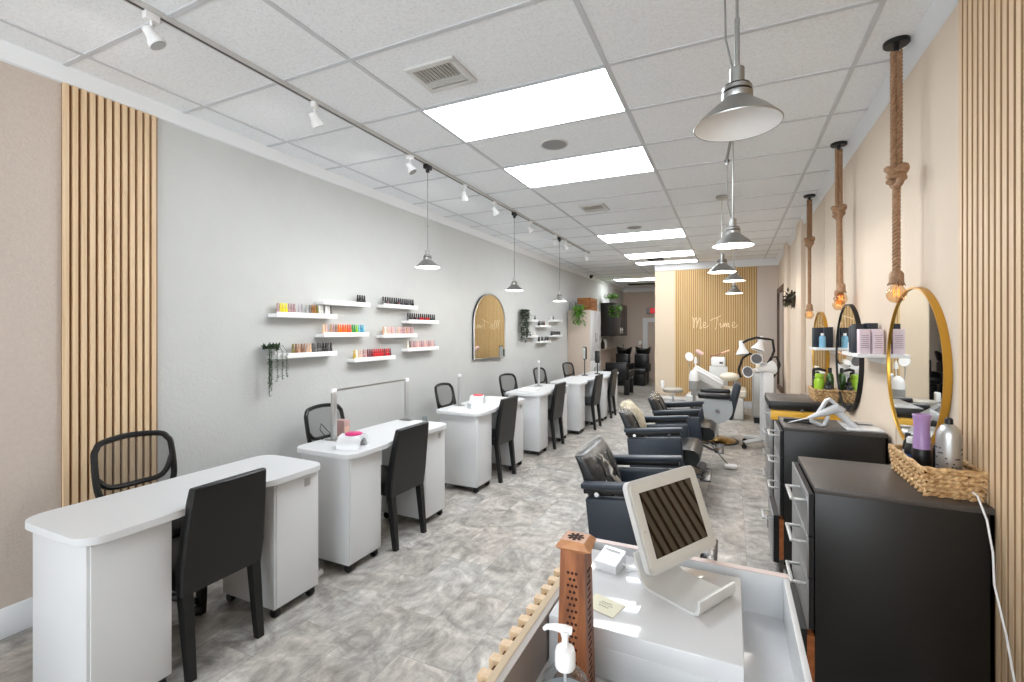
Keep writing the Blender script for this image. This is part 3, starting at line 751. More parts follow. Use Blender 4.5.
SH = [  # label, y0, y1, z, bottles
    ('the yellow-led shelf', 'white wall shelf of yellow to clear polish, upper left of the group', 2.50, 3.09, 1.672, ['mauve', 'yellow', 'yellow', 'yellow', 'mauve', 'mauve', 'mauve', None, 'lilac', 'grey', None, 'grey', 'smoke', 'bronze', 'bronze', 'olive', 'clear', 'clear', None, 'white', 'clear', 'smoke'], None),
    ('the nearly empty top shelf', 'nearly empty white wall shelf highest in the left column', 2.917, 3.516, 1.796, [None]*14+['black', 'black', 'black', 'black'], 'black'),
    ('the top black-capped shelf', 'white wall shelf of black-capped polish highest on the right', 3.70, 4.29, 1.804, ['smoke', 'black', 'plum', 'black', 'charcoal', 'black', 'black', 'plum', 'black', 'charcoal', 'black', 'black', 'charcoal', 'black', 'black'], 'black'),
    ('the lower black-capped shelf', 'white wall shelf of black-capped polish with red ones at far right', 4.11, 4.71, 1.65, ['smoke', 'black', 'charcoal', 'black', 'plum', 'black', 'red', 'red', 'wine', 'red', 'red', 'black', 'charcoal', 'black'], 'black'),
    ('the rainbow shelf', 'white wall shelf of orange, green and aqua polish in the centre', 2.917, 3.50, 1.51, ['peach', 'pink', None, 'tan', 'mauve', 'taupe', 'orange', 'orange', 'coral', 'orange', 'coral', 'coral', 'green', 'green', 'lime', 'aqua', 'blue', 'aqua'], None),
    ('the pale pink shelf', 'white wall shelf of pale pink polish right of the rainbow row', 3.70, 4.28, 1.495, ['tan', 'ivory', 'nude', 'pink', 'rose', 'pink', 'lilac', 'nude', 'pink', 'rose', 'mauve', 'rose', 'tan', 'rose', 'mauve', 'rose'], None),
    ('the rose shelf', 'white wall shelf of rose polish lowest on the far right', 4.11, 4.71, 1.34, ['ivory', 'smoke', 'rose', 'mauve', 'rose', 'pink', 'rose', 'mauve', 'rose', 'pink', 'rose', 'mauve', 'rose', 'pink', 'lilac'], None),
    ('the brown-to-black shelf', 'white wall shelf of brown to black polish with a trailing plant', 2.50, 3.09, 1.345, [None, None, None, None, None, 'olive', 'brown', 'tan', 'brown', 'taupe', 'nude', 'peach', 'charcoal', 'smoke', 'charcoal', 'charcoal', 'black', 'black', 'charcoal', 'black'], None),
    ('the red shelf', 'white wall shelf of bright red polish, lowest in the group', 3.29, 3.90, 1.27, ['gold', 'ivory', 'nude', 'pink', 'mauve', 'rose', 'plum', 'plum', 'wine', 'red', 'red', 'red', 'red', 'red', 'wine', 'red', 'red', 'plum'], None)]
for nm, lab, y0, y1, z, seq, cc in SH:
    y0 += .10 if y0 > 2.6 else .055; y1 += .08
    shelf(lab, y0, y1, z)
    bottles(nm, seq, y0+.045, y1-.025, z, capc=cc)
SH2 = [('the far upper left shelf', 'small white shelf at upper left of the far group', 7.72, 8.02, 1.735, ['clear', None, None, 'black'], None),
       ('the small upper right shelf', 'small white shelf at upper right of the far group', 8.80, 9.40, 1.755, ['clear', 'smoke', None, None, None], None),
       ('the middle far shelf', 'small white shelf with dark bottles in the middle of the far group', 8.12, 8.70, 1.64, ['black', 'black', 'charcoal', 'black', 'black', 'plum', 'clear', None, 'clear'], None),
       ('the lower left far shelf', 'small white shelf at lower left of the far group', 7.72, 8.02, 1.45, ['smoke', None, 'clear'], None),
       ('the dark far shelf', 'small white shelf with a full dark row at right of the far group', 8.80, 9.40, 1.45, ['black', 'black', 'charcoal', 'black', 'black', 'charcoal', 'black', 'black', 'charcoal', 'black', 'black'], 'black'),
       ('the lowest far shelf', 'small white shelf with dark bottles lowest in the far group', 8.12, 8.70, 1.345, ['black', 'charcoal', None, 'black', 'smoke', None, 'black', 'charcoal', 'black', 'black'], 'black')]
for nm, lab, y0, y1, z, seq, cc in SH2:
    shelf(lab, y0, y1, z); bottles(nm, seq, y0+.04, y1-.03, z, capc=cc)

def trailing_plant(label, x, y, z, strands, m, w, n=60, spread=.02):
    t = thing('trailing_plant', label, 'plant', (x, y, z))
    pot = G().lathe([(0, 0), (.03, 0), (.036, .05), (.033, .05), (.028, .01), (0, .01)], seg=14).build('pot', M_GREYM, t)
    g = G()
    for (dx, dy, ln) in strands:
        k = int(ln/.012)
        pts = [(0, dy*.4, .05), (dx*.6, dy*.8, .075), (dx, dy, .03)]
        for i in range(k): pts.append((dx+random.uniform(-.003, .003), dy+random.uniform(-.003, .003), .02-ln*(i+1)/k))
        g.tube(pts, .0018, 4)
        for p in pts[2:]:
            for q in range(3):
                a = random.uniform(0, 2*PI)
                g.leaf(p, (math.cos(a), math.sin(a), random.uniform(-.5, .3)), (0, 0, 1), random.uniform(.6, 1.1)*w, w*.7)
    for q in range(n):
        a = random.uniform(0, 2*PI); b = random.uniform(.1, 1.4)
        g.leaf((random.uniform(-.025, .025), random.uniform(-.05, .06), .05+random.uniform(-.02, .02)), (math.cos(a)*math.cos(b), math.sin(a)*math.cos(b), math.sin(b)), (0, 0, 1), random.uniform(1.2, 2.4)*w, w)
    g.build('foliage', m, t)
trailing_plant('trailing dark green plant on the left end of the brown polish shelf', XL+.06, 2.535, 1.345, [(.055, -.055, .33), (.06, -.045, .29), (.05, -.05, .27), (.065, -.06, .25), (.058, -.04, .24), (.06, .01, .22), (.06, .055, .2), (.06, .095, .19)], M_LEAFD, .02, 130)
def wallhanging(label, x, y, z, ln, m):
    t = thing('hanging_vine', label, 'plant', (x, y, z))
    G().box(0, .05, -.06, .06, -.03, 0, .004).build('holder', M_GREYM, t)
    g = G()
    for s in range(10):
        dy = random.uniform(-.2, .2); dx = random.uniform(.03, .12); L = ln*random.uniform(.7, 1)
        pts = [(.03, dy*.3, .02), (dx, dy*.8, .05)]+[(dx+random.uniform(-.02, .02), dy+random.uniform(-.02, .02), -L*i/12) for i in range(13)]
        g.tube(pts, .003, 4)
        for p in pts:
            for q in range(4):
                a = random.uniform(0, 2*PI)
                g.leaf(p, (math.cos(a), math.sin(a), random.uniform(-.6, .4)), (0, 0, 1), .05, .03)
    for q in range(60):
        a = random.uniform(0, 2*PI)
        g.leaf((.05+random.uniform(-.03, .05), random.uniform(-.13, .13), random.uniform(-.06, .05)), (math.cos(a), math.sin(a), random.uniform(-.3, .8)), (0, 0, 1), .07, .04)
    g.build('foliage', m, t)
wallhanging('long dark vine hanging beside the small far shelves', XL, 7.52, 1.85, .52, M_LEAFD)

# arched mirror on left wall
t = thing('arched_mirror', 'arched gold-framed mirror on the left wall between the shelf groups', 'mirror', (XL+.024, 6.245, 1.13), -.047)
w, hz, zt = .465, .53, .96
poly = [(-w, .0), (w, 0)]+[(w*math.cos(PI*k/20), hz+(zt-hz)*math.sin(PI*k/20)) for k in range(21)]
G().loft([[(.0, u, v) for u, v in poly], [(.022, u, v) for u, v in poly]]).build('backing', M_DTRIM, t)
G().loft([[(.022, u*.97, .014+v*.97) for u, v in poly], [(.024, u*.965, .016+v*.966) for u, v in poly]]).build('mirror_glass', M_MIRROR, t)
G().tube([(.024, u*.985, .007+v*.985) for u, v in poly], .010, 6, True).build('frame', M_STEEL, t)

# ================================================================== right wall: mirrors, rope lamps, shelves
def round_mirror(label, y, z, R, mf):
    t = thing('round_mirror', label, 'mirror', (XR, y, z))
    G().lathe([(R-.010, -.028), (R-.008, -.030), (R, -.030), (R, 0), (R-.010, 0), (R-.010, -.028)], seg=72, axis='x', cap=False).build('frame', mf, t)
    G().lathe([(0, -.022), (R-.009, -.022), (R-.009, -.005), (0, -.005)], seg=72, axis='x').build('mirror_glass', M_MIRROR, t)
round_mirror('large round gold-framed mirror above the wicker basket nearest the front', 3.0, 1.345, .408, M_GOLD)
round_mirror('large round black-framed mirror in the middle of the right wall', 4.47, 1.325, .42, M_BLACKM)
round_mirror('large round gold-framed mirror farthest along the right wall', 5.76, 1.31, .425, M_GOLD)

def helix_rope(g, p, q, R=.011, r=.0085, pitch=.055, strands=3, seg=6):
    p, q = Vector(p), Vector(q); L = (q-p).length; t = (q-p).normalized()
    u = t.orthogonal().normalized(); w = t.cross(u); n = int(L/pitch*10)
    for s in range(strands):
        pts = []
        for i in range(n+1):
            a = 2*PI*(i/10)+2*PI*s/strands
            pts.append(p+t*(L*i/n)+(u*math.cos(a)+w*math.sin(a))*R)
        g.tube(pts, r, seg)
def rope_lamp(label, x, y, zk, zb, zb2=None):
    t = thing('rope_pendant', label, 'pendant lamp', (x, y, 0), 0, 'knotted rope pendants over the round mirrors')
    G().lathe([(0, ZC), (.054, ZC), (.054, ZC-.016), (.05, ZC-.02), (0, ZC-.02)], seg=30).lathe([(.012, ZC-.02), (.012, ZC-.05), (.0, ZC-.05)], seg=12).build('canopy', M_BLACK, t)
    G().tube([(-.018, 0, ZC-.04)]+arc((0, ZC-.045), .02, PI, 2*PI, 8)+[(.018, 0, ZC-.04)], .004, 6).build('hook', M_COLUMNB, t)
    g = G()
    helix_rope(g, (-.012, 0, ZC-.05), (-.012, 0, zk), .008, .0065); helix_rope(g, (.012, 0, ZC-.05), (.012, 0, zk), .008, .0065)
    helix_rope(g, (0, 0, zk), (0, 0, zb), .010, .0085)
    if zb2: helix_rope(g, (.0, -.03, zk), (.0, -.075, zb2), .010, .0085)
    g.build('rope', M_ROPE, t)
    k = G(); pts = []
    for i in range(60):
        a = 2*PI*i/60
        pts.append((.036*(math.sin(a)+1.1*math.sin(2*a))*.55, .03*math.sin(3*a)*.8, zk+.045*(math.cos(a)-1.1*math.cos(2*a))*.6))
    k.tube(pts, .017, 8, True)
    pts = [(.03*math.cos(5*PI*i/50), .026*math.sin(5*PI*i/50), zk+.035-.07*i/50) for i in range(51)]
    k.tube(pts, .014, 8)
    k.build('knot', M_ROPE, t)
    for yy, z in ((0, zb),) + (((-.075, zb2),) if zb2 else ()):
        g = G().lathe([(.022, z+.03), (.03, z+.015), (.031, z-.03), (.026, z-.034)], (0, yy, 0), 16)
        for q in range(26):
            a = random.uniform(0, 2*PI); g.tube([(.026*math.cos(a), yy+.026*math.sin(a), z-.02), (.036*math.cos(a), yy+.036*math.sin(a), z-.034-random.uniform(0, .012))], .0022, 4)
        g.build('rope_end', M_ROPE, t)
        G().lathe([(.013, z-.03), (.016, z-.04), (.030, z-.052), (.039, z-.068), (.042, z-.084), (.039, z-.102), (.028, z-.118), (.014, z-.126), (0, z-.128)], (0, yy, 0), 20).build('bulb', M_AMBER, t)
        f = G(); f.tube([(.012*math.cos(a), yy+.012*math.sin(a), z-.06-.018*(i % 2)*2) for i, a in enumerate([2*PI*j/10 for j in range(11)])], .0016, 5)
        f.build('filament', M_FIL, t)
rope_lamp('knotted jute rope pendant with amber bulb over the nearest gold mirror', .745, 2.93, 2.31, 1.80)
rope_lamp('knotted double-ended rope pendant over the black round mirror', .748, 4.33, 2.45, 1.82, 1.86)
rope_lamp('knotted jute rope pendant over the farthest gold mirror', .752, 5.85, 2.48, 1.79)

def wshelf(label, y0, y1, z, x0=.68):
    t = thing('wall_shelf', label, 'shelf', (XR, (y0+y1)/2, z)); h = (y1-y0)/2
    G().box(x0-XR, 0, -h, h, -.022, 0, .003).build('board', M_WPLAST, t)
    G().box(-.012, 0, -h+.03, h-.03, -.06, -.022, .002).build('bracket', M_WPLAST, t)
wshelf('white shelf with lavender cartons between the near mirrors', 3.50, 3.95, 1.393, .70)
wshelf('white shelf with dark cartons between the far mirrors', 4.95, 5.33, 1.385)
def carton(label, x, y, z, w, d, h, m, rot=0, cat='box', stripes=True):
    t = thing('product_box', label, cat, (x, y, z), rot)
    G().box(-w/2, w/2, -d/2, d/2, 0, h, .0015).build('carton', m, t)
    g = G()
    for i in range(7):
        ww = w*random.uniform(.25, .38)
        g.box(-ww, ww, -d/2-.0006, -d/2, h*(.25+.08*i), h*(.25+.08*i)+h*.022)
    if stripes: g.build('print', mat('grey violet print', rgb(150, 130, 150), .5), t)
M_LAV = mat('lavender carton', rgb(222, 206, 214), .45)
M_DKC = mat('blue black carton', rgb(40, 46, 56), .35)
carton('lavender product carton left one of the two on the near shelf', .742, 3.555, 1.393, .056, .045, .152, M_LAV, .15)
carton('lavender product carton right one of the two, nearer the gold mirror', .808, 3.555, 1.393, .056, .045, .152, M_LAV, .15)
carton('tall blue-black carton behind the left lavender carton', .735, 3.66, 1.393, .058, .05, .185, M_DKC, .3, stripes=False)
carton('tall blue-black carton behind the right lavender carton', .80, 3.66, 1.393, .058, .05, .19, M_DKC, .3, stripes=False)
carton('blue-black carton at the far end of the near shelf', .75, 3.80, 1.393, .06, .05, .175, M_DKC, .3, stripes=False)
carton('dark carton leftmost on the far white shelf', .715, 5.12, 1.385, .06, .05, .18, M_DKC, .3, stripes=False)
carton('dark carton beside the blue bottle on the far white shelf', .80, 5.10, 1.385, .06, .05, .185, M_DKC, .3, stripes=False)
carton('dark carton at the back of the far white shelf', .76, 5.22, 1.385, .06, .05, .18, M_DKC, .3, stripes=False)
def bottle(name, label, loc, r, h, m, mc, neck=.4, capr=.5, caph=.25, cat='bottle', prof=None, lab=None):
    t = thing(name, label, cat, loc)
    G().lathe(prof or [(0, 0), (r*.95, 0), (r, .004), (r, h*.68), (r*.85, h*.78), (r*neck, h*.84), (r*neck, h*.86), (0, h*.86)], seg=22).build('body', m, t)
    G().lathe([(0, h*.84), (r*capr, h*.84), (r*capr, h*(.84+caph*.55)), (r*capr*.8, h), (0, h)], seg=18).build('cap', mc, t)
    if lab: G().lathe([(r*1.01, h*.2), (r*1.01, h*.55)], seg=22, cap=False).build('wrap_label', lab, t)
    return t
bottle('spray_bottle', 'small sky-blue bottle in front of the dark cartons', (.745, 5.02, 1.385), .026, .13, mat('sky blue liquid', rgb(120, 176, 206), .1, coat=.5), M_WPLAST)
bottle('spray_bottle', 'small clear bottle on the near white shelf by the black mirror', (.74, 3.90, 1.393), .015, .08, M_GREYP, M_BLACK)

# wicker baskets
def basket(label, x, y, z, w, d, h, rot):
    t = thing('wicker_basket', label, 'basket', (x, y, z), rot)
    g = G(); nrow = max(4, int(h/.0165)); st = .021
    for r in range(nrow):
        zz = h*(r+.5)/nrow; o = .012*(zz/h); W, D = w/2+o, d/2+o
        for (ax, ay, bx, by) in ((-W, -D, W, -D), (W, -D, W, D), (W, D, -W, D), (-W, D, -W, -D)):
            L = math.hypot(bx-ax, by-ay); ux, uy = (bx-ax)/L, (by-ay)/L; n = max(3, round(L/st)); ang = math.atan2(uy, ux)
            for i in range(n):
                f = (i+.5+(.25 if r % 2 else -.25))/n
                Mx = Matrix.Translation((ax+ux*L*f+uy*.003*(-1)**i, ay+uy*L*f-ux*.003*(-1)**i, zz+random.uniform(-.001, .001))) @ Matrix.Rotation(ang, 4, 'Z') @ Matrix.Rotation((.42 if r % 2 else -.42), 4, 'Y') @ Matrix.Rotation(.18*(-1)**i, 4, 'Z') @ Matrix.Diagonal((.0185, .0062, .0078, 1))
                g.lathe([(0, -1), (.7, -.7), (1, 0), (.7, .7), (0, 1)], seg=8, axis='x', M=Mx)
    g.build('weave', M_BASKET, t)
    G().box(-w/2, w/2, -d/2, d/2, .002, .012).build('bottom', M_BASKET, t)
    o = .013; q = [(-w/2-o, -d/2-o), (w/2+o, -d/2-o), (w/2+o, d/2+o), (-w/2-o, d/2+o)]
    r_ = G(); P = []
    for i in range(4):
        a, b = q[i], q[(i+1) % 4]
        for k in range(12): P.append((a[0]+(b[0]-a[0])*k/12, a[1]+(b[1]-a[1])*k/12, h+.003*math.sin(k*1.6)))
    r_.tube(P, .007, 7, True); r_.build('rim', M_BASKET, t)

# drawer cabinets along the right wall
def drawer_cabinet(label, x0, y0, y1, H, open_last=True):
    t = thing('drawer_cabinet', label, 'cabinet', (x0, y0, 0))
    W, D = y1-y0, XR-.02-x0
    G().box(0, D, 0, .018, .06, H-.022, .001).box(0, D, W-.018, W, .06, H-.022, .001).box(D-.012, D, 0, W, .06, H-.022).box(0.03, D, .018, W-.018, .06, .08).build('carcass', M_CABB, t)
    G().box(.0, D, -.004, W, H-.022, H, .002).build('top', M_CABT, t)
    hs = [H-.03, H-.20, H-.367, H-.57, .06]
    for k in range(4):
        z1, z0 = hs[k], hs[k+1]+.006
        off = -.026 if k < 3 else -.062
        dr = G().box(off, off+.006, .004, W-.004, z0, z1, .001).build('drawer', M_CABG, t)
        G().box(off+.006, off+(.022 if k < 3 else .036), .003, W-.003, z0-.001, z1+.001).build('drawer_core', M_BLACKM, dr)
        G().box(off+(.022 if k < 3 else .036), .0, .004 if k == 3 else .03, W-.03, z0+.02, z1-.02).build('drawer_side', M_CABB if k < 3 else M_ORANGE, dr)
        zc = z1-.035
        hx = off-.050; a, b = .03, .03+min(.19, W*.42)
        g = G().box(hx-.007, hx+.007, a, b, zc-.005, zc+.005, .002).box(hx, off, a, a+.014, zc-.005, zc+.005, .002).box(hx, off, b-.014, b, zc-.005, zc+.005, .002)
        g.build('handle', M_ALU, dr)
    for (x, y) in ((.05, .05), (.05, W-.05), (D-.05, .05), (D-.05, W-.05)):
        G().lathe([(.0, -.014), (.026, -.014), (.028, 0), (.026, .014), (0, .014)], (x, y, .028), 14, 'y').box(x-.012, x+.012, y-.02, y+.02, .045, .062, .004).build('caster', M_BLACK, t)
drawer_cabinet('tall black drawer cabinet with grey fronts nearest to the front', .30, 2.19, 2.71, .915)
drawer_cabinet('black drawer cabinet with hair tool and flat iron on top', .302, 3.42, 3.82, .93)
# third cabinet with golden pull-out board
t = thing('drawer_cabinet', 'black cabinet with a golden yellow board below its top', 'cabinet', (.30, 4.66, 0))
G().box(0, .53, .0, .60, .86, .925, .002).build('top', M_CABB, t)
G().box(0, .53, 0, .60, .922, .93, .001).build('top_sheet', M_CABT, t)
G().box(.01, .53, -.045, .02, .835, .85, .001).box(.01, .53, -.05, -.035, .775, .85, .002).build('golden_board', M_YELLOW, t)
G().cyl((.24, -.05, .865), (.24, -.062, .865), .012, seg=12).build('knob', M_STEEL, t)
G().box(.03, .53, .02, .58, .07, .86, .002).build('carcass', M_CABB, t)
for k in range(4):
    z0 = .08+.19*k
    dr = G().box(.005, .03, .03, .57, z0, z0+.182, .002).build('drawer', M_CABG, t)
    G().box(-.03, -.02, .18, .42, z0+.14, z0+.152, .002).box(-.03, .006, .18, .19, z0+.14, z0+.152).box(-.03, .006, .41, .42, z0+.14, z0+.152).build('handle', M_ALU, dr)
for (x, y) in ((.05, .06), (.05, .54), (.48, .06), (.48, .54)):
    G().lathe([(.0, -.014), (.03, -.014), (.032, 0), (.03, .014), (0, .014)], (x, y, .032), 14, 'y').box(x-.012, x+.012, y-.02, y+.02, .05, .072, .004).build('caster', M_BLACK, t)
# spray tool with yellow grip standing on the floor between cabinets
t = thing('floor_bottle', 'black bottle with yellow cap on the floor between the cabinets', 'bottle', (.285, 4.18, 0))
G().lathe([(0, 0), (.026, 0), (.028, .01), (.028, .09), (.015, .11), (0, .11)], seg=16).build('body', M_BLACK, t); G().lathe([(0, .105), (.027, .105), (.027, .15), (0, .155)], seg=14).build('cap', M_YELLOW, t)

basket('long wicker basket on the nearest drawer cabinet', .738, 2.44, .915, .155, .37, .105, .0)
basket('wicker basket with green bottle on the golden-board cabinet', .735, 4.92, .93, .15, .30, .10, 0)
# things in near basket
M_PURP = mat('lilac plastic', rgb(166, 132, 180), .3, coat=.3)
t = thing('styling_bottle', 'lilac and black shaped bottle in the near wicker basket', 'bottle', (.70, 2.43, .928)); t.scale = (1.0, 1.0, 1.29)
G().lathe([(0, 0), (.030, 0), (.032, .004), (.031, .08), (.029, .1), (.0, .1)], seg=24).build('body', M_BLACK, t)
G().lathe([(.029, .098), (.0285, .12), (.026, .155), (.027, .185), (.031, .205), (.029, .207), (.024, .19), (0, .188)], seg=24).build('collar', M_PURP, t)
M_SILV = mat('silver can', rgb(196, 196, 194), .3, metal=.75)
t = thing('spray_can', 'silver spray can with black cap in the near wicker basket', 'spray can', (.762, 2.36, .928)); t.scale = (1.18, 1.18, 1.24)
G().lathe([(0, 0), (.031, 0), (.033, .004), (.033, .155), (.0325, .166), (.029, .180), (.020, .192), (.012, .198), (0, .198)], seg=26).build('can', M_SILV, t)
G().lathe([(0, .197), (.011, .197), (.011, .212), (.008, .217), (0, .218)], seg=16).build('cap', M_BLACK, t)
g = G()
for i in range(40):
    a = random.uniform(PI*.8, PI*1.9); z = random.choice([.04, .05, .06, .07, .08, .095, .11, .125]); 
    g.box(-.003, .003, -.0006, .0006, -.0022, .0022, M=Matrix.Translation((.0333*math.cos(a), .0333*math.sin(a), z)) @ Matrix.Rotation(a+PI/2, 4, 'Z'))
g.build('print', mat('dark print', rgb(90, 90, 92), .5), t)
bottle('cream_jar', 'dark glass jar with blue label in the near wicker basket', (.70, 2.53, .928), .03, .155, M_BLACK, M_GREYP, .7, .75, .2, 'jar', None, mat('blue label', rgb(54, 92, 150), .4))
bottle('serum_bottle', 'small white-banded dark bottle at the far end of the near basket', (.70, 2.595, .928), .018, .16, M_BLACK, M_BLACK, .5, .6, .25, 'bottle', None, M_WPLAST)
bottle('pump_bottle', 'slim black bottle against the wall in the near basket', (.775, 2.50, .928), .02, .17, M_BLACK, M_BLACK)
# things in far basket
bottle('shampoo_bottle', 'lime green bottle in the far wicker basket', (.70, 4.87, .943), .042, .22, mat('lime plastic', rgb(158, 200, 44), .3), mat('lime plastic', rgb(0, 0, 0)), .6, .8, .2)
bottle('shampoo_bottle', 'black pump bottle left of the lime green one', (.70, 4.98, .943), .036, .23, M_BLACK, M_BLACK, .4, .5)
bottle('shampoo_bottle', 'short black bottle at the near end of the far basket', (.755, 4.81, .943), .034, .16, M_BLACK, M_BLACK, .5, .6)
bottle('shampoo_bottle', 'dark green bottle against the wall in the far basket', (.785, 4.92, .943), .03, .27, mat('dark green glass', rgb(60, 92, 40), .2), M_BLACK, .4, .5)
t = thing('hair_clipper', 'black angled tool standing up in the far wicker basket', 'tool', (.68, 5.03, .945))
G().tube([(0, 0, 0), (0, .01, .24)], .012, 8).build('grip', M_BLACK, t); G().tube([(0, .01, .24), (.03, -.03, .25), (.09, -.04, .235)], [.014, .013, .010], 8).build('head', M_BLACK, t)

# on cabinet two
t = thing('hair_dryer_holder', 'white plastic hair tool with open handles on the second cabinet', 'hair tool', (.545, 3.53, .93), .1)
g = G()
g.tube([(-.10, .0, .05), (-.02, .0, .085), (.06, 0, .12), (.085, 0, .10)], [.009, .022, .032, .026], 10)
g.build('barrel', M_WHITEG, t)
G().tube([(-.05, .01, .07), (.0, .0, .165), (.015, 0, .175), (.04, 0, .155), (.065, 0, .12)], .012, 8).build('upper_handle', M_WHITEG, t)
G().tube([(-.085, 0, .052), (-.08, 0, .03), (-.035, 0, .008), (-.01, 0, .012), (.01, 0, .07)], .013, 8).build('lower_handle', M_WHITEG, t)
G().tube([(.06, 0, .10), (.11, -.02, .045), (.155, -.04, .008)], [.024, .020, .012], 8).build('foot', M_WHITEG, t)
G().tube([(-.10, 0, .05), (-.17, .01, .025), (-.21, .03, .006)], .0035, 6).build('cable', M_WPLAST, t)
t = thing('flat_iron', 'black flat iron lying at the left of the second cabinet top', 'flat iron', (.40, 3.60, .93), -.18)
G().box(-.085, .085, -.012, .012, .002, .014, .004).build('lower_arm', M_BLACK, t); G().box(-.085, .07, -.012, .012, .016, .026, .004, M=Matrix.Rotation(-.03, 4, 'Y')).build('upper_arm', M_BLACK, t)
t = thing('paper_tray', 'white flat tray at the wall end of the second cabinet', 'tray', (.735, 3.585, .93))
G().box(-.10, .09, -.15, .16, .001, .012, .003).build('tray', M_WHITEG, t)
t = thing('comb', 'dark comb lying on the white tray of the second cabinet', 'comb', (.73, 3.62, .943), -.1)
g = G().box(-.07, .07, .004, .012, 0, .005)
for i in range(24): g.box(-.065+i*.0055, -.0625+i*.0055, -.01, .005, .001, .004)
g.build('comb', mat('dark grey comb', rgb(84, 84, 84), .4), t)

# white cord from the near basket
t = tag(G().tube([(.785, 2.225, .955), (.788, 2.20, .95), (.800, 2.165, .88), (.806, 2.14, .78), (.802, 2.12, .68), (.806, 2.055, .55), (.806, 1.99, .40), (.81, 1.9, .2), (.80, 1.85, .004)], .0032, 8).build('power_cord', M_WPLAST), 'white power cord hanging from the near wicker basket', 'cord')
# framed tall mirror leaning, wall sprig
t = thing('framed_mirror', 'tall dark wood framed mirror on the right wall near the back', 'mirror', (XR, 9.98, 0))
h0, h1, w = .42, 2.36, .62
G().box(-.035, 0, -w, w, h1-.09, h1, .004).box(-.035, 0, -w, w, h0, h0+.09, .004).box(-.035, 0, -w, -w+.09, h0+.09, h1-.09, .004).box(-.035, 0, w-.09, w, h0+.09, h1-.09, .004).build('frame', wood_material('dark walnut', rgb(70, 48, 34), rgb(98, 70, 50), (30, 30, 3)), t)
G().box(-.015, -.006, -w+.08, w-.08, h0+.08, h1-.08).build('mirror_glass', M_MIRROR, t)
t = thing('dried_wreath', 'sprig of dry grey-green leaves on the right wall pilaster', 'wall decoration', (XR, 7.95, 2.02))
g = G().box(-.012, 0, -.03, .03, -.03, .03)
for i in range(9):
    a = random.uniform(-.5, .9); g.tube([(0, 0, 0), (-.06, .12*math.cos(a), .1*math.sin(a)), (-.10, .24*math.cos(a), .2*math.sin(a)-.05)], .003, 4)
    for k in range(14):
        f = random.uniform(.1, 1); p = (-.10*f, .24*f*math.cos(a), .2*f*math.sin(a)-.03*f)
        g.leaf(p, (random.uniform(-1, .2), random.uniform(-.6, 1), random.uniform(-.8, .9)), (0, 0, 1), .09, .035)
for k in range(30): g.leaf((-.02, random.uniform(-.1, .1), random.uniform(-.1, .05)), (random.uniform(-1, 0), random.uniform(-1, 1), random.uniform(-1.2, .4)), (0, 0, 1), .10, .04)
g.build('foliage', M_LEAFG, t)

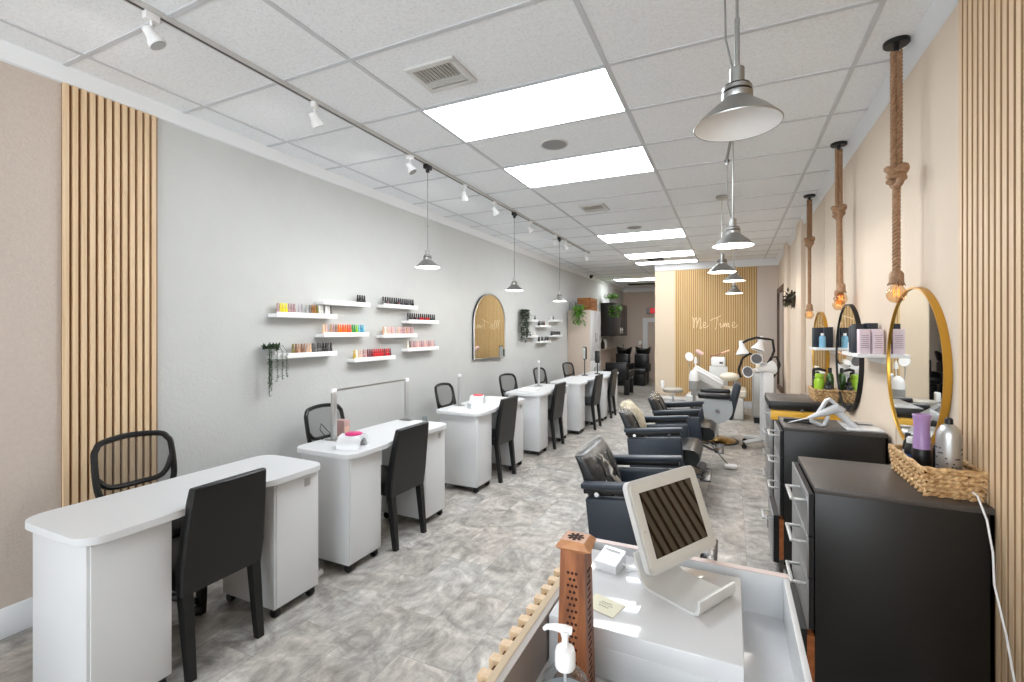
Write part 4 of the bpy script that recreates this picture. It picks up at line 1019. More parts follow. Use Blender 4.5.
# ================================================================== styling chairs (facing the mirrors, +x)
def salon_chair(label, x, y, tilt, cover, lever=False, rot=0.):
    t = thing('salon_chair', label, 'salon chair', (x, y, 0), rot, 'black salon chairs facing the mirrors')
    T = Matrix.Translation((0, 0, .5)) @ Matrix.Rotation(-tilt, 4, 'Y') @ Matrix.Translation((0, 0, -.5))
    g = G()
    prof = [(-.24, .36), (.26, .35), (.315, .36), (.34, .40), (.335, .455), (.30, .485), (.22, .495), (-.22, .47), (-.25, .44)]
    g.loft([[(u*.98, -.265, v) for u, v in prof], [(u, -.25, v) for u, v in prof], [(u, .25, v) for u, v in prof], [(u*.98, .265, v) for u, v in prof]]).xf(T).build('seat', M_VINYL, t)
    # back: two curved pads
    R = []
    for z, xo, th in ((.44, -.19, .10), (.52, -.20, .11), (.62, -.22, .11), (.72, -.245, .10), (.785, -.27, .085), (.82, -.29, .06), (.827, -.30, .03)):
        ring = []
        for k in range(20):
            a = 2*PI*k/20
            cx, cy = math.copysign(abs(math.cos(a))**.55, math.cos(a)), math.copysign(abs(math.sin(a))**.35, math.sin(a))
            ring.append((xo+cx*th/2, cy*.265, z))
        R.append(ring)
    b = G().loft(R).xf(T).build('backrest', M_VINYL, t)
    for yy in (-.11, .11):
        G().tube([(-.13, yy*1.0, .5), (-.152, yy, .60), (-.185, yy, .71), (-.215, yy, .78)], .007, 6).xf(T).build('back_seam', M_VINYL, b)
    for s in (-1, 1):
        a = G().box(-.26, .23, s*.32-.035, s*.32+.035, .662, .692, .008, 3).xf(T).build('armrest', M_NAVY, t)
        G().box(-.25, .21, s*.32-.022, s*.32+.022, .632, .664, .004).xf(T).build('arm_rail', M_BLACK, a)
        for bx in (-.17, .12):
            G().lathe([(0, -.006), (.013, -.006), (.016, 0), (.013, .008), (0, .008)], (bx, s*.352, .635), 14, 'y').xf(T).build('bolt', M_CHROME, a)
        G().box(-.245, .215, s*.315-.03, s*.315+.03, .27, .612, .018, 3).xf(T).build('side_panel', M_NAVY, t)
    G().cyl((-.02, 0, .03), (-.02, 0, .36), .035, seg=20).build('hydraulic_column', M_DKST, t)
    G().prism(rrect(-.28, .24, -.26, .26, .06), 'z', 0, .022).build('base_plate', M_DKST, t)
    f = G().tube([(.16, -.15, .33), (.30, -.15, .27), (.38, -.15, .25)], .012, 8).tube([(.16, .15, .33), (.30, .15, .27), (.38, .15, .25)], .012, 8).box(.34, .43, -.2, .2, .24, .26, .008).build('footrest', M_DKST, t)
    if lever:
        lv = G().tube([(.20, .40, .30), (.25, .36, .25), (.47, .19, .035)], .010, 8).ball((.22, .385, .285), .022, u=10, v=8).build('foot_lever', M_CHROME, t)
        G().box(.43, .56, .12, .22, .005, .045, .015).build('lever_pad', M_WPLAST, lv)
    if cover:
        R = []
        for z, xo, th, w in ((.53, -.205, .15, .20), (.63, -.225, .15, .20), (.73, -.25, .14, .205), (.795, -.275, .125, .205), (.842, -.295, .09, .20), (.849, -.305, .04, .19)):
            ring = []
            for k in range(20):
                a = 2*PI*k/20
                ring.append((xo+math.copysign(abs(math.cos(a))**.6, math.cos(a))*th/2+random.uniform(-.004, .004), .03+math.copysign(abs(math.sin(a))**.5, math.sin(a))*w, z+random.uniform(-.004, .004)))
            R.append(ring)
        G().loft(R).xf(T).build('plastic_cover', M_FILM, t, label='crinkled clear plastic cover over the backrest')
        if cover == 2:
            g = G()
            for (ya, za, yb, zb, r) in ((-.02, .75, .03, .70, .008), (.03, .70, .0, .65, .012), (.0, .65, .05, .58, .013), (.08, .62, .09, .54, .011), (.05, .58, .1, .53, .015), (-.07, .79, -.03, .765, .005), (-.03, .765, -.05, .74, .005)):
                def X(z): return -.128-.40*(z-.53)*.8
                g.tube([(X(za), ya, za), (X((za+zb)/2)+.002, (ya+yb)/2+.01, (za+zb)/2), (X(zb), yb, zb)], [r*.5, r, r*.5], 6)
            g.xf(T).build('printed_mark', mat('white print', rgb(225, 222, 214), .4), t)
        if cover == 3:
            R = []
            for z, xo, th, w in ((.64, -.22, .17, .12), (.73, -.245, .17, .15), (.80, -.275, .16, .16), (.855, -.295, .12, .14), (.885, -.30, .05, .09)):
                R.append([(xo+math.cos(2*PI*k/14)*th/2+random.uniform(-.01, .01), .08+math.sin(2*PI*k/14)*w+random.uniform(-.01, .01), z+random.uniform(-.012, .012)) for k in range(14)])
            G().loft(R).xf(T).build('draped_towel', mat('beige towel', rgb(190, 180, 158), .8, bump=.5, bscale=60, noise=.3, nscale=20), t, label='beige cloth folded over the backrest')
    return t
salon_chair('black salon chair nearest to the reception counter, plastic-covered back', -.50, 2.95, .10, 2)
salon_chair('black salon chair with a beige cloth over its back', -.585, 4.56, .10, 3)
salon_chair('black salon chair third from the counter with grey plastic-covered back', -.50, 5.64, .10, 1, True)
# grey-shelled barber chair facing the other way (-x)
t = thing('barber_chair', 'barber chair with pale grey side shells and brass round base', 'barber chair', (-.19, 7.20, 0), PI); t.scale = (.92, .95, 1)
G().lathe([(0, 0), (.30, 0), (.305, .012), (.27, .03), (.10, .055), (0, .06)], seg=32).build('round_base', M_COLUMNB, t)
G().lathe([(.30, .0), (.318, .004), (.318, .018), (.30, .022)], seg=32).build('base_ring', M_BLACK, t)
G().cyl((0, 0, .05), (0, 0, .36), .04, seg=18).build('hydraulic_column', M_CHROME, t)
for s in (-1, 1):
    poly = [(-.215+.0*k, .60) for k in range(1)]+[(-.03+.20*math.cos(PI+PI*k/14)*(1.0), .50+.20*math.sin(PI+PI*k/14)) for k in range(15)]+[(.185, .60)]
    G().loft([[(u, s*.30-.025, v) for u, v in poly], [(u, s*.30+.025, v) for u, v in poly]]).build('side_shell', M_LGREY, t)
    G().box(-.20, .24, s*.30-.045, s*.30+.045, .62, .70, .03, 3).build('armrest', M_VINYL, t)
    G().cyl((-.03, s*.327, .46), (-.03, s*.34, .46), .03, seg=16).build('pivot_disc', M_CHROME, t)
G().box(-.20, .36, -.26, .26, .40, .52, .05, 3).build('seat', M_VINYL, t)
Mb = Matrix.Translation((-.2, 0, .42)) @ Matrix.Rotation(-.24, 4, 'Y')
G().box(-.05, .05, -.26, .26, -.08, .42, .035, 3, M=Mb).build('backrest', M_NAVY, t)
G().tube([(.2, -.14, .36), (.42, -.14, .22), (.5, -.14, .20)], .014, 8).tube([(.2, .14, .36), (.42, .14, .22), (.5, .14, .20)], .014, 8).box(.46, .56, -.2, .2, .19, .21, .006).build('footrest', M_CHROME, t)

# four-lamp hair processor on a white wheeled column
t = thing('hair_processor', 'white wheeled hair processor with lamp heads on curved black arms', 'hair processor', (.40, 7.02, 0))
G().box(-.055, .055, -.05, .05, .10, 1.12, .012).build('column', M_WHITE, t)
G().box(-.02, .10, -.06, .06, .70, 1.08, .01).build('control_box', M_WPLAST, t)
for k, a in enumerate((math.radians(215), math.radians(300), math.radians(60), math.radians(140))):
    ex, ey = .30*math.cos(a), .30*math.sin(a)
    g = G().tube([(0, 0, .12), (ex, ey, .085)], [.035, .024], 8); lg = g.build('base_leg', M_WHITE, t)
    G().lathe([(0, -.018), (.030, -.018), (.034, 0), (.030, .018), (0, .018)], (ex, ey, .034), 14, 'y').cyl((ex, ey, .05), (ex, ey, .09), .012).build('caster', M_BLACK, lg)
def head(p, d, R, front, mface):
    d = Vector(d).normalized(); q = d.to_track_quat('-Z', 'Y').to_matrix().to_4x4(); Mx = Matrix.Translation(p) @ q
    h = G().lathe([(R*.30, .17), (R*.36, .165), (R*.40, .09), (R*.55, .06), (R*.95, .0), (R, -.015), (R*.94, -.017), (R*.5, .03), (0, .035)], seg=24, M=Mx).build('lamp_head', M_WPLAST, t)
    G().lathe([(0, -.006), (R*.5, -.008), (R*.88, -.006), (R*.88, .0), (0, .002)], seg=24, M=Mx).build('lamp_grille', mface, h)
M_GR = mat('grey lamp grille', rgb(108, 106, 108), .5, bump=.8, bscale=60)
head((-.26, -.06, 1.24), (.1, -.15, -1), .085, 0, M_GR); head((-.08, -.04, 1.30), (-.35, -.2, -1), .085, 0, M_GR)
head((-.10, -.2, 1.18), (-.35, -1, -.2), .075, 0, M_GR); head((-.20, -.22, 1.01), (-.65, -1, -.1), .075, 0, M_GR); head((.08, -.03, 1.06), (.8, .45, .15), .09, 0, M_GR)
for pts in ([(-.26, -.06, 1.38), (-.20, -.05, 1.42), (-.10, -.04, 1.45), (.04, -.04, 1.43), (.09, -.03, 1.42), (.11, .0, 1.28), (.05, .0, 1.1)],
            [(-.09, -.10, 1.20), (-.18, -.1, 1.24), (-.26, -.08, 1.18), (-.31, -.06, 1.02), (-.28, -.06, .92)],
            [(.03, 0, 1.1), (.08, -.02, 1.2), (.14, -.02, 1.2), (.17, -.02, 1.1), (.14, 0, 1.0), (.07, 0, .9)]):
    G().tube(pts, .016, 8).build('curved_arm', M_DTRIM, t)

# ================================================================== treatment corner before the back wall
t = thing('treatment_bed', 'white and grey reclining treatment bed before the slatted wall', 'treatment bed', (-.30, 9.35, 0))
G().box(-.45, .50, -.32, .32, .0, .38, .03).build('base', M_GREYP, t)
Mx = Matrix.Translation((-.10, 0, .66)) @ Matrix.Rotation(.52, 4, 'Y')
G().box(-.28, .28, -.30, .30, -.05, .07, .03, 3, M=Mx).build('backrest', M_GREYP, t)
G().loft([[(-.36, -.28, .38), (.16, -.28, .38), (.16, -.28, .52), (-.30, -.28, .80)], [(-.36, .28, .38), (.16, .28, .38), (.16, .28, .52), (-.30, .28, .80)]]).build('back_support', M_GREYM, t)
G().box(-.29, .27, -.31, -.24, .06, .10, .02, 3, M=Mx).box(-.29, .27, .24, .31, .06, .10, .02, 3, M=Mx).build('side_bolster', M_WPLAST, t)
G().box(-.05, .55, -.30, .30, .38, .52, .04, 3).build('seat', M_CREAM, t)
G().ball((.28, -.05, .72), .13, 1.3, 1.2, .6).build('neck_cushion', M_CREAM, t)
t = thing('steamer', 'white domed facial steamer with arms left of the treatment bed', 'facial steamer', (-.58, 8.72, 0)); t.scale = (.85, .85, 1)
G().cyl((0, 0, .05), (0, 0, .62), .03).build('post', M_STEEL, t)
for k in range(4):
    a = PI/4+PI/2*k; lg = G().tube([(0, 0, .08), (.22*math.cos(a), .22*math.sin(a), .06)], .016, 8).build('base_leg', M_GREYP, t); G().ball((.22*math.cos(a), .22*math.sin(a), .028), .028, u=10, v=8).build('caster', M_BLACK, lg)
G().lathe([(0, .52), (.09, .52), (.10, .56), (.10, .68), (0, .68)], seg=24).build('body', M_GREYM, t)
G().lathe([(.095, .68), (.1, .72), (.095, .78), (.07, .84), (.03, .87), (0, .875)], seg=24).build('dome', M_WPLAST, t)
G().tube([(.02, 0, .86), (.03, 0, .98)], .01, 8).lathe([(0, .97), (.035, .98), (.035, 1.02), (.018, 1.08), (0, 1.1)], (.03, 0, 0), 14).build('nozzle', M_WPLAST, t)
a_ = G().tube([(-.06, 0, .64), (-.10, 0, .95), (-.09, 0, 1.05)], .008, 8).build('lamp_arm', M_STEEL, t)
G().lathe([(.05, -.015), (.08, -.015), (.085, 0), (.08, .015), (.05, .015)], seg=22, M=Matrix.Translation((-.09, 0, 1.09)) @ Matrix.Rotation(1.1, 4, 'X') @ Matrix.Rotation(.4, 4, 'Y')).build('ring_lamp', M_WPLAST, a_)
G().lathe([(0, -.005), (.05, -.004), (.05, .004), (0, .005)], seg=22, M=Matrix.Translation((-.09, 0, 1.09)) @ Matrix.Rotation(1.1, 4, 'X') @ Matrix.Rotation(.4, 4, 'Y')).build('magnifier_lens', M_GREYP, a_)
t = thing('facial_machine', 'white facial machine with buttons and a pink wand behind the bed', 'facial machine', (-.22, 9.9, 0))
G().box(-.16, .16, -.12, .12, .0, .86, .01).build('cabinet', M_GREYP, t)
G().box(-.13, .13, -.11, .11, .86, 1.04, .04, 3).build('console', M_WPLAST, t); G().box(.02, .08, -.113, -.108, .92, .95).build('button', M_BLACK, t)
G().tube([(-.1, 0, 1.0), (-.15, 0, 1.06), (-.02, 0, 1.08), (.13, 0, 1.15)], [.012, .012, .014, .012], 8).build('hose_arm', mat('rosewood arm', rgb(150, 100, 84), .4), t)
G().tube([(.05, -.02, 1.11), (.19, -.02, 1.17)], .018, 8).build('probe', mat('peach plastic', rgb(226, 180, 150), .4), t)
t = thing('hand_wand', 'pink capsule-shaped lamp on a thin stand before the slats', 'facial lamp', (-.56, 9.80, 0))
G().lathe([(0, 0), (.12, 0), (.12, .02), (0, .03)], seg=20).build('base', M_GREYP, t); G().cyl((0, 0, .02), (0, 0, 1.10), .007, seg=8).build('stem', M_STEEL, t)
G().tube([(-.06, 0, 1.15), (-.03, 0, 1.145), (.05, 0, 1.10), (.07, 0, 1.085)], [.03, .04, .036, .025], 12).build('lamp_head', mat('pale pink plastic', rgb(236, 200, 196), .35), t)
t = thing('trolley_cabinet', 'grey cabinet with towels on top beside the wheeled hair processor', 'cabinet', (.50, 9.0, 0))
G().box(-.17, .17, -.18, .18, .10, .86, .008).build('body', M_GREYM, t); G().box(-.15, .15, -.16, .16, 0, .10).build('plinth', M_BLACK, t)
G().box(-.155, .155, -.19, -.18, .13, .83, .004).build('door', mat('silver door', rgb(168, 168, 164), .35, metal=.4), t)
G().box(-.19, .19, -.20, .20, .86, .885, .006).build('top', M_WPLAST, t)
for i, lab in enumerate(('cream rolled towel lying lower on the grey cabinet', 'cream rolled towel on the right of the grey cabinet')):
    tag(G().tube([(-.1, 0, .045), (.1, .0, .045)], .045, 12).build('rolled_towel', M_CREAM, loc=(.48+.02*i, 8.94+.12*i, .885)), lab, 'towel')
t = thing('stool', 'stone grey round stool by the cream column', 'stool', (-.97, 9.1, 0))
G().lathe([(0, .42), (.16, .42), (.175, .44), (.175, .475), (.15, .495), (0, .50)], seg=24).build('seat', M_STOOL, t); G().cyl((0, 0, .06), (0, 0, .42), .022).build('gas_lift', M_CHROME, t)
G().box(-.21, -.15, -.05, .05, .48, .62, .015).build('back_pad', M_WPLAST, t)
for k in range(5):
    a = 2*PI*k/5; lg = G().tube([(0, 0, .08), (.2*math.cos(a), .2*math.sin(a), .055)], .014, 8).build('base_leg', M_CHROME, t); G().ball((.2*math.cos(a), .2*math.sin(a), .026), .026, u=10, v=8).build('caster', M_BLACK, lg)
t = thing('step_platform', 'low white platform at the foot of the slatted wall', 'platform', (-1.03, 10.12, 0))
G().box(-.45, .45, -.35, .35, .0, .19, .008).build('deck', M_WHITE, t); G().box(-.46, .46, -.36, .36, .19, .20, .004).build('top', M_WHITEG, t)

# ================================================================== left back: tall cabinet, crate, wall cupboard, shampoo units
t = thing('tall_cabinet', 'tall tan and white cupboard at the end of the manicure tables', 'cabinet', (XL+.004, 10.05, 0))
G().box(0, .51, 0, .85, 0, 2.0, .004).build('body', M_TAN, t)
for a, b, z0, z1 in ((.01, .42, .9, 1.99), (.43, .84, .9, 1.99), (.01, .84, .05, .46), (.01, .84, .47, .88)):
    dd = G().box(.51, .53, a, b, z0, z1, .003).build('door', M_WHITE, t)
    G().box(.53, .55, (a+b)/2+(.15 if a < .1 and b < .5 else -.15), (a+b)/2+(.165 if a < .1 and b < .5 else -.135), (z0+z1)/2-.14, (z0+z1)/2+.06, .004).build('handle', M_STEEL, dd)
t = thing('wooden_crate', 'rustic brown wooden crate on top of the tall tan cupboard', 'crate', (-3.10, 10.13, 2.0))
for z in (.03, .125, .22):
    G().box(0, .30, 0, .012, z-.03, z+.055).box(0, .30, .55, .562, z-.03, z+.055).box(0, .012, 0, .56, z-.03, z+.055).box(.29, .302, 0, .56, z-.03, z+.055).build('plank', M_CRATE, t)
G().box(0, .3, 0, .56, .0, .012).build('bottom', M_CRATE, t)
for (x, y) in ((.014, .014), (.27, .014), (.014, .53), (.27, .53)): G().box(x, x+.02, y, y+.02, .0, .28).build('corner_post', M_CRATE, t)
tag(G().box(-.06, .06, -.05, .05, 0, .20, .004).build('storage_box', M_GREYM, loc=(-3.2, 10.13+.0, 2.0)), 'small grey box beside the wooden crate', 'box').location = (-3.225, 10.2, 2.0)
def bushy(label, x, y, z, n, drop, m, R=.13):
    t = thing('potted_plant', label, 'plant', (x, y, z))
    G().lathe([(0, 0), (.05, 0), (.065, .10), (.06, .10), (.045, .01), (0, .01)], seg=14).build('pot', M_GREYM, t)
    g = G()
    for i in range(n):
        a = random.uniform(0, 2*PI); f = random.random()
        p = Vector((R*.8*math.cos(a)*f, R*.8*math.sin(a)*f, .12+random.uniform(-.02, .10)))
        if drop:
            p = Vector((random.uniform(-R, R), random.uniform(-.09, .0)-.0, .10-random.random()**1.3*drop))
        g.leaf(p, (math.cos(a), math.sin(a), random.uniform(-1.3, .2) if drop else random.uniform(-.3, 1)), (0, 0, 1), random.uniform(.07, .13), .045)
    g.build('foliage', m, t)
bushy('green fern spilling from the wooden crate down the tall cupboard', -3.01, 9.98, 2.02, 150, .42, M_LEAF, .11)
bushy('bright green leafy plant on top of the dark wall cupboard', -3.02, 13.1, 2.33, 130, 0, M_LEAF, .2)
bushy('light green leafy plant hanging low over the dark wall cupboard front', -2.88, 12.92, 2.16, 110, .3, M_LEAF, .14)
t = thing('wall_cupboard', 'dark espresso wall cupboard above the shampoo corner', 'cabinet', (XL, 13.0, 1.40))
G().box(0, .36, 0, 1.75, 0, .93, .003).build('body', M_DARKCAB, t)
for a in (.01, .88):
    dd = G().box(.36, .38, a, a+.86, .005, .925, .003).build('door', M_DARKCAB, t)
    yy = a+.74 if a < .5 else a+.12
    G().box(.38, .40, yy-.09, yy+.09, .06, .24, .006).build('handle', M_CHROME, dd)
t = thing('shampoo_shelf', 'low grey backsplash ledge with bottles under the dark cupboard', 'shelf', (XL, 12.9, 0))
G().box(0, .13, 0, 1.9, 1.02, 1.05, .003).box(0, .02, 0, 1.9, .1, 1.02).build('ledge', M_TAN, t)
t = thing('hair_dryer_hood', 'white hair dryer hood on the ledge under the dark cupboard', 'hair dryer', (-3.235, 13.2, 1.05)); t.scale = (.55, 1, 1)
G().lathe([(0, 0), (.10, 0), (.11, .03), (.10, .16), (.06, .24), (.02, .27), (0, .27)], seg=18).build('hood', M_WPLAST, t)
for i, c in enumerate(('left', 'right')): bottle('pump_bottle', 'dark pump bottle %s one of a pair left of the white hood' % c, (-3.24, 12.95+.1*i, 1.05), .04, .24-.03*i, M_BLACK, M_BLACK)
def shampoo_unit(label, x, y):
    t = thing('shampoo_unit', label, 'shampoo chair', (x, y, 0), 0, 'black shampoo units in the back alcove'); t.scale = (.78, 1, .96)
    G().box(-.20, .20, -.16, .22, 0, .86, .03).build('pedestal', M_BLACK, t)
    R = []
    for z, a, b in ((.80, .15, .16), (.92, .24, .24), (1.04, .29, .27), (1.06, .27, .25)):
        R.append([(a*math.cos(2*PI*k/24), b*math.sin(2*PI*k/24)+.05, z+(.07*abs(math.cos(2*PI*k/24))**3 if z > 1 else 0)) for k in range(24)])
    b = G().loft(R, cap=False).build('basin', M_BLACK, t)
    G().tube([(-.08, .18, 1.0), (-.08, .2, 1.16), (-.08, .12, 1.2)], .014, 8).build('faucet', M_BLACK, b)
    G().box(-.27, .27, -.75, -.16, .36, .50, .05, 3).build('seat', M_VINYL, t)
    G().box(-.26, .26, -.26, -.14, .46, .92, .05, 3).build('backrest', M_VINYL, t)
    for s in (-1, 1): G().box(s*.30-.03, s*.30+.03, -.7, -.16, .40, .64, .02).build('armrest', M_BLACK, t)
    G().box(-.2, .2, -.7, -.2, 0, .36, .02).build('seat_base', M_BLACK, t)
shampoo_unit('black shampoo unit with basin on the left in the alcove', -2.87, 14.05)
shampoo_unit('black shampoo unit with basin on the right by the back door', -2.36, 14.25)
t = thing('waiting_chair', 'black low armchair just past the last manicure table', 'armchair', (-2.52, 11.75, 0))
G().box(-.27, .27, -.28, .28, .34, .46, .04, 3).build('seat', M_VINYL, t); G().box(-.27, .27, -.36, -.26, .42, .78, .04, 3).build('backrest', M_VINYL, t)
for s in (-1, 1): G().box(s*.30-.03, s*.30+.03, -.30, .28, .42, .60, .02).build('armrest', M_BLACK, t)
for (x, y) in ((-.24, -.28), (.24, -.28), (-.24, .24), (.24, .24)): G().box(x-.06, x+.06, y-.03, y+.03, 0, .36, .006).build('leg', M_BLACK, t)
t = thing('exit_sign', 'red exit sign box above the back door', 'exit sign', (-2.33, 15.97, 2.21))
G().box(-.2, .16, -.03, .03, -.10, .10, .006).build('housing', M_GREYM, t); G().box(-.08, .15, -.034, -.03, -.09, .09).build('face', M_REDSIGN, t)
tag(G().box(-.05, .05, -.012, 0, -.07, .07, .003).build('light_switch', M_WPLAST, loc=(-2.74, 16, 1.15)), 'white light switch beside the back door frame', 'switch')

# ================================================================== reception counter in the foreground
DZ, RZ = .69, .81
XA, XB, Y0, Y1 = -.425, .138, .45, 1.585
t = thing('reception_counter', 'white reception counter with raised rims in the foreground', 'counter', (0, 0, 0))
G().box(XA, XB, Y0, Y1, DZ-.03, DZ).build('desktop', M_WHITEG, t)
G().box(XA-.016, XA, Y0, Y1+.022, 0, RZ, .001).build('left_rim', mat('taupe laminate', rgb(152, 142, 134), .4), t)
G().box(XA, XB+.018, Y1, Y1+.022, 0, RZ, .001).build('far_rim', M_WHITE, t)
G().box(XA-.016, XB+.014, Y1-.001, Y1+.023, RZ, RZ+.003).build('far_edge_strip', mat('pinkish edge band', rgb(214, 196, 190), .5), t)
G().box(XB, XB+.014, Y0, Y1, .0, RZ, .001).build('right_rim', M_WHITE, t)
G().box(XA, XB, Y1-.30, Y1, .05, DZ-.03).build('pedestal', M_WHITE, t)
cl = G().box(XA-.034, XA-.016, Y0, Y1+.022, 0, RZ, .001)
cl.build('front_board', mat('raw mdf edge', rgb(196, 176, 148), .7), t)
g = G(); n = 22
G().box(XA-.046, XA-.0341, Y0, Y1+.02, 0, RZ-.012).build('flute_shade', M_SLATB, t)  # dark filler, its colour stands in for shade inside the flute recesses
for i in range(n):
    y = Y0+(Y1+.02-Y0)*i/n
    g.box(XA-.060, XA-.0339, y, y+.024, 0, RZ-.001)
g.build('fluted_cladding', M_SLAT, t, smooth=False)
# white riser box
t = thing('riser_box', 'glossy white riser box on the reception counter', 'box', (0, 0, DZ))
G().box(XA+.004, .026, 1.128, 1.535, 0, RZ-DZ, .004).build('shell', M_WHITEG, t)
G().box(XA+.012, .018, 1.126, 1.129, .004, .075, .001).build('front_panel', M_WHITE, t)
tag(G().prism(rrect(-.20, .20, -.12, .12, .02), 'z', 0, .004).build('black_sheet', M_BLACKM, loc=(-.19, .985, DZ)), 'thin black sheet on the counter before the riser box', 'mat')  # thin black sheet lying on the desktop in front of the riser
# incense tower
t = thing('incense_tower', 'carved reddish wooden incense tower on the counter', 'incense burner', (-.328, 1.062, DZ+.004))
H = .335
g = G(); a, b = .036, .0285
g.loft([[(-a, -a, 0), (a, -a, 0), (a, a, 0), (-a, a, 0)], [(-b, -b, H), (b, -b, H), (b, b, H), (-b, b, H)]]).build('tower_body', M_ROSE, t)
G().loft([[(-.03, -.03, H), (.03, -.03, H), (.03, .03, H), (-.03, .03, H)], [(-.038, -.038, H+.008), (.045, -.038, H+.008), (.038, .038, H+.008), (-.038, .038, H+.008)], [(-.0365, -.0365, H+.012), (.0365, -.0365, H+.012), (.0365, .0365, H+.012), (-.0365, .0365, H+.012)], [(-.027, -.027, H+.022), (.027, -.027, H+.022), (.027, .027, H+.022), (-.027, .027, H+.022)]]).build('lid', wood_material('light sheesham', rgb(168, 112, 70), rgb(198, 142, 98), (40, 40, 10)), t)
g = G()
for k in range(8):
    aa = PI/4*k; g.box(.006, .019, -.0035, .0035, H+.0215, H+.0228, M=Matrix.Rotation(aa, 4, 'Z'))
g.box(-.004, .004, -.004, .004, H+.0215, H+.0228)
g.build('lid_flower', M_ROSED, t)
for face in (0, 1, 2, 3):
    g = G()
    for r in range(19):
        z = .03+r*.0142; hw = a+(b-a)*z/H
        for c in range(2 if r % 2 else 3):
            u = (c-(.5 if r % 2 else 1))*.0095
            Mx = Matrix.Rotation(face*PI/2, 4, 'Z') @ Matrix.Translation((u, -hw-.0002, z)) @ Matrix.Rotation(PI/2, 4, 'X')
            g.lathe([(0, -.0005), (.0034, -.0005), (.0034, .0006), (0, .0006)], seg=8, M=Mx)
    g.build('pierced_panel', M_ROSED, t)
# sanitizer pump bottle
t = thing('sanitizer_bottle', 'clear pump bottle of hand sanitizer at the front of the counter', 'pump bottle', (-.288, .862, DZ))
G().lathe([(0, 0), (.048, 0), (.052, .006), (.052, .13), (.050, .155), (.043, .176), (.030, .190), (.016, .197), (.0145, .206), (.0125, .206), (.0135, .196), (.028, .188), (.041, .174), (.048, .154), (.050, .128), (.050, .008), (0, .004)], seg=36).build('bottle', M_GLASS, t)
G().lathe([(0, .006), (.0485, .006), (.0485, .12), (.0, .12)], seg=32).build('gel', thin_glass('clear gel', (.93, .95, .96, 1), .1), t)
G().lathe([(.0525, .03), (.0526, .14)], seg=36, cap=False).build('wrap_label', mat('white label', rgb(236, 238, 240), .4), t)
pm = G().lathe([(0, .198), (.018, .198), (.0198, .202), (.0198, .226), (.017, .235), (.0075, .239), (.0060, .252), (.0095, .265), (.0105, .270), (0, .271)], seg=24).build('pump', M_WPLAST, t)
G().tube([(.012, .004, .268), (0, 0, .270), (-.02, -.004, .272), (-.034, -.008, .271), (-.040, -.009, .266)], [.007, .0085, .0065, .005, .004], 10).build('spout', M_WPLAST, pm)
G().cyl((0, 0, .01), (0, 0, .188), .003, seg=8).build('dip_tube', M_WPLAST, pm)
# tablet stand (till)
e = Vector((.485, .8745, 0)); nrm = Vector((.8745, -.485, 0))
t = thing('tablet_stand', 'white tablet till on a bent stand on the riser box', 'tablet', (-.235, 1.34, RZ), math.atan2(e.y, e.x))
# local axes: +x along the lower edge, -y towards the lip
yb = .0
prof = [(-.0, .20), (.006, .205), (.012, .20), (-.012+.01, .05), (-.008, .018), (-.02, .008), (-.155, .006), (-.165, .012), (-.168, .035), (-.174, .038), (-.178, .034), (-.176, .006), (-.168, -.000), (-.02, .0), (.002, .008), (.008, .03)]
# side outline (y, z) of the bent sheet
out = [(.034, .085), (.020, .048), (.010, .018), (-.004, .004), (-.020, .0), (-.160, .0), (-.172, .005), (-.178, .016), (-.178, .040), (-.171, .040), (-.170, .018), (-.164, .009), (-.155, .007), (-.022, .007), (-.008, .012), (.003, .024), (.027, .087)]
G().prism(out, 'x', .018, .185).build('bent_stand', M_GREYP, t)
tilt = math.radians(20.5)
Tm = Matrix.Translation((.045, -.012, .040)) @ Matrix.Rotation(-tilt, 4, 'X')
TW, TH = .340, .252
fr = G().prism(rrect(-.012, TW-.012, -.010, TH-.005, .022, 6), 'y', -.002, .016).xf(Tm).build('tablet_case', M_GREYP, t)
G().prism(rrect(-.002, TW-.022, .0, TH-.015, .016, 6), 'y', -.004, -.001).xf(Tm).build('tablet_bezel', mat('pale bezel', rgb(214, 213, 206), .25), t)
G().prism([(.030, .027), (TW-.052, .027), (TW-.052, TH-.042), (.030, TH-.042)], 'y', -.0052, -.0036).xf(Tm).build('screen', M_SCREEN, t)
G().lathe([(0, -.0045), (.003, -.0045), (.003, -.003), (0, -.003)], (.013, 0, .105), 10, 'y').xf(Tm).build('camera_dot', M_STEEL, t)
G().prism(rrect(.03, .15, .02, .19, .02), 'y', .016, .03).xf(Tm).build('mount_plate', M_GREYP, t)
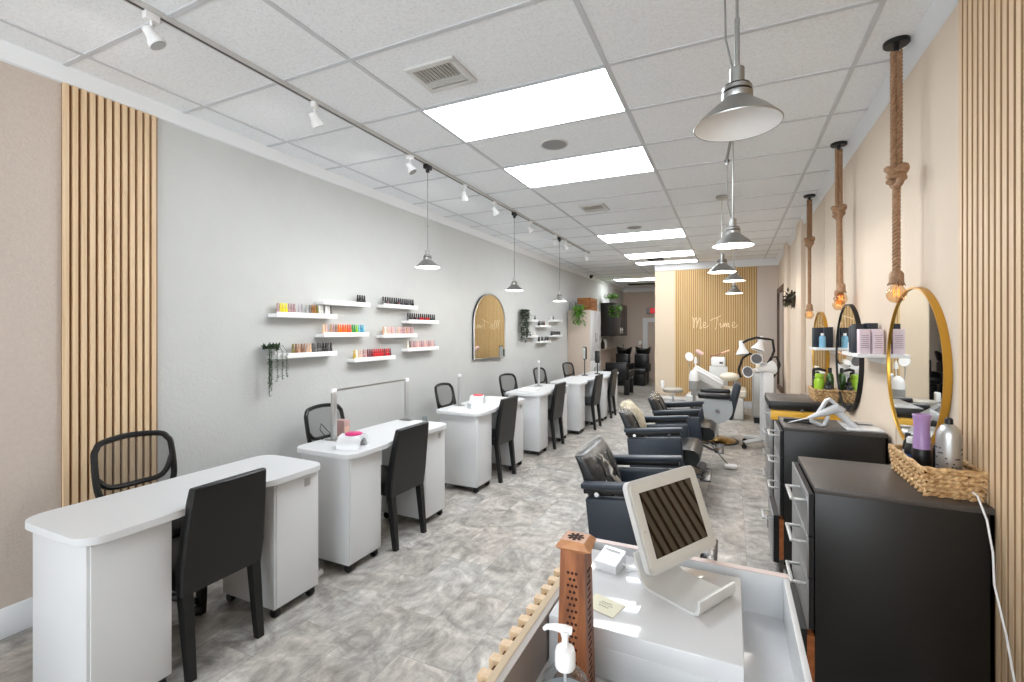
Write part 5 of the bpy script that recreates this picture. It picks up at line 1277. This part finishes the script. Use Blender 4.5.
# card reader, note card
t = thing('card_reader', 'small white card reader on the riser box behind the tower', 'card reader', (-.335, 1.43, RZ), -.25); t.scale = (.82, .82, .85)
G().loft([[(-.042, -.035, 0), (.042, -.035, 0), (.042, .045, 0), (-.042, .045, 0)], [(-.042, -.035, .028), (.042, -.035, .028), (.042, .045, .055), (-.042, .045, .055)]]).build('body', M_WHITEG, t)
G().box(-.03, .03, -.004, .0, .0, .002).build('slot', M_GREYM, t).location = (0, .03, .052)
G().tube([(.042, .02, .02), (.07, .03, .006), (.11, .06, .004), (.15, .05, .004)], .003, 6).build('cable', M_WPLAST, t)
t = thing('note_card', 'small cream card with handwriting on the riser box', 'card', (-.300, 1.225, RZ+.001), -.28)
G().box(-.047, .042, -.035, .035, 0, .0012).build('card', mat('cream card', rgb(222, 220, 196), .6), t)
g = G()
for i, (y, w) in enumerate(((.012, .016), (.004, .02), (-.006, .014))):
    g.tube([(-w+2*w*k/16, y+.003*math.sin(k*1.9+i), .0015) for k in range(17)], .0005, 4)
g.build('handwriting', mat('pencil grey', rgb(150, 148, 134), .7), t)

# ================================================================== light, world, camera
w = bpy.data.worlds.new('World'); sc.world = w; w.use_nodes = True
bg = w.node_tree.nodes['Background']
bg.inputs['Color'].default_value = (.88, .945, 1, 1); bg.inputs['Strength'].default_value = 4.6
for k, y in enumerate(ys):  # added fill for the left wall; the track heads themselves look off
    l = bpy.data.lights.new('wall_fill_light', 'SPOT'); l.energy = 4.2; l.color = (1, .985, .96); l.spot_size = math.radians(150); l.spot_blend = 1; l.shadow_soft_size = .06
    o = bpy.data.objects.new('wall_fill_light', l); o.location = (XT-.03, y, ZC-.18); o.rotation_euler = Vector((-1, 0, -.55)).to_track_quat('-Z', 'Y').to_euler(); COL.objects.link(o)
for (x, y, z, pw) in ((XT, 3.345, 2.09, 9), (XT, 5.12, 2.03, 9), (XT, 6.757, 2.0, 9), (.013, 3.81, 2.18, 9), (-.087, 5.5, 2.18, 9), (.037, 7.23, 2.24, 9), (.047, 9.06, 2.2, 5)):
    l = bpy.data.lights.new('pendant_light', 'POINT'); l.energy = pw; l.color = (1, .94, .86); l.shadow_soft_size = .03
    o = bpy.data.objects.new('pendant_light', l); o.location = (x, y, z-.03); COL.objects.link(o)

cam = bpy.data.cameras.new('Camera'); co = bpy.data.objects.new('Camera', cam); COL.objects.link(co)
co.location = (0, 0, 1.53); co.rotation_euler = (PI/2, 0, .4345)
cam.sensor_width = 36; cam.lens = 472/1024*36; cam.shift_y = -9.5/1024; cam.clip_start = .02
sc.camera = co
sc.view_settings.view_transform = 'Standard'; sc.view_settings.look = 'None'
sc.view_settings.exposure = .45; sc.view_settings.gamma = 1; sc.view_settings.use_curve_mapping = False
sc.cycles.max_bounces = 14; sc.cycles.diffuse_bounces = 10; sc.cycles.glossy_bounces = 5; sc.cycles.transparent_max_bounces = 12
sc.cycles.caustics_reflective = False; sc.cycles.caustics_refractive = False
sc.cycles.use_denoising = True; sc.cycles.sample_clamp_indirect = 6
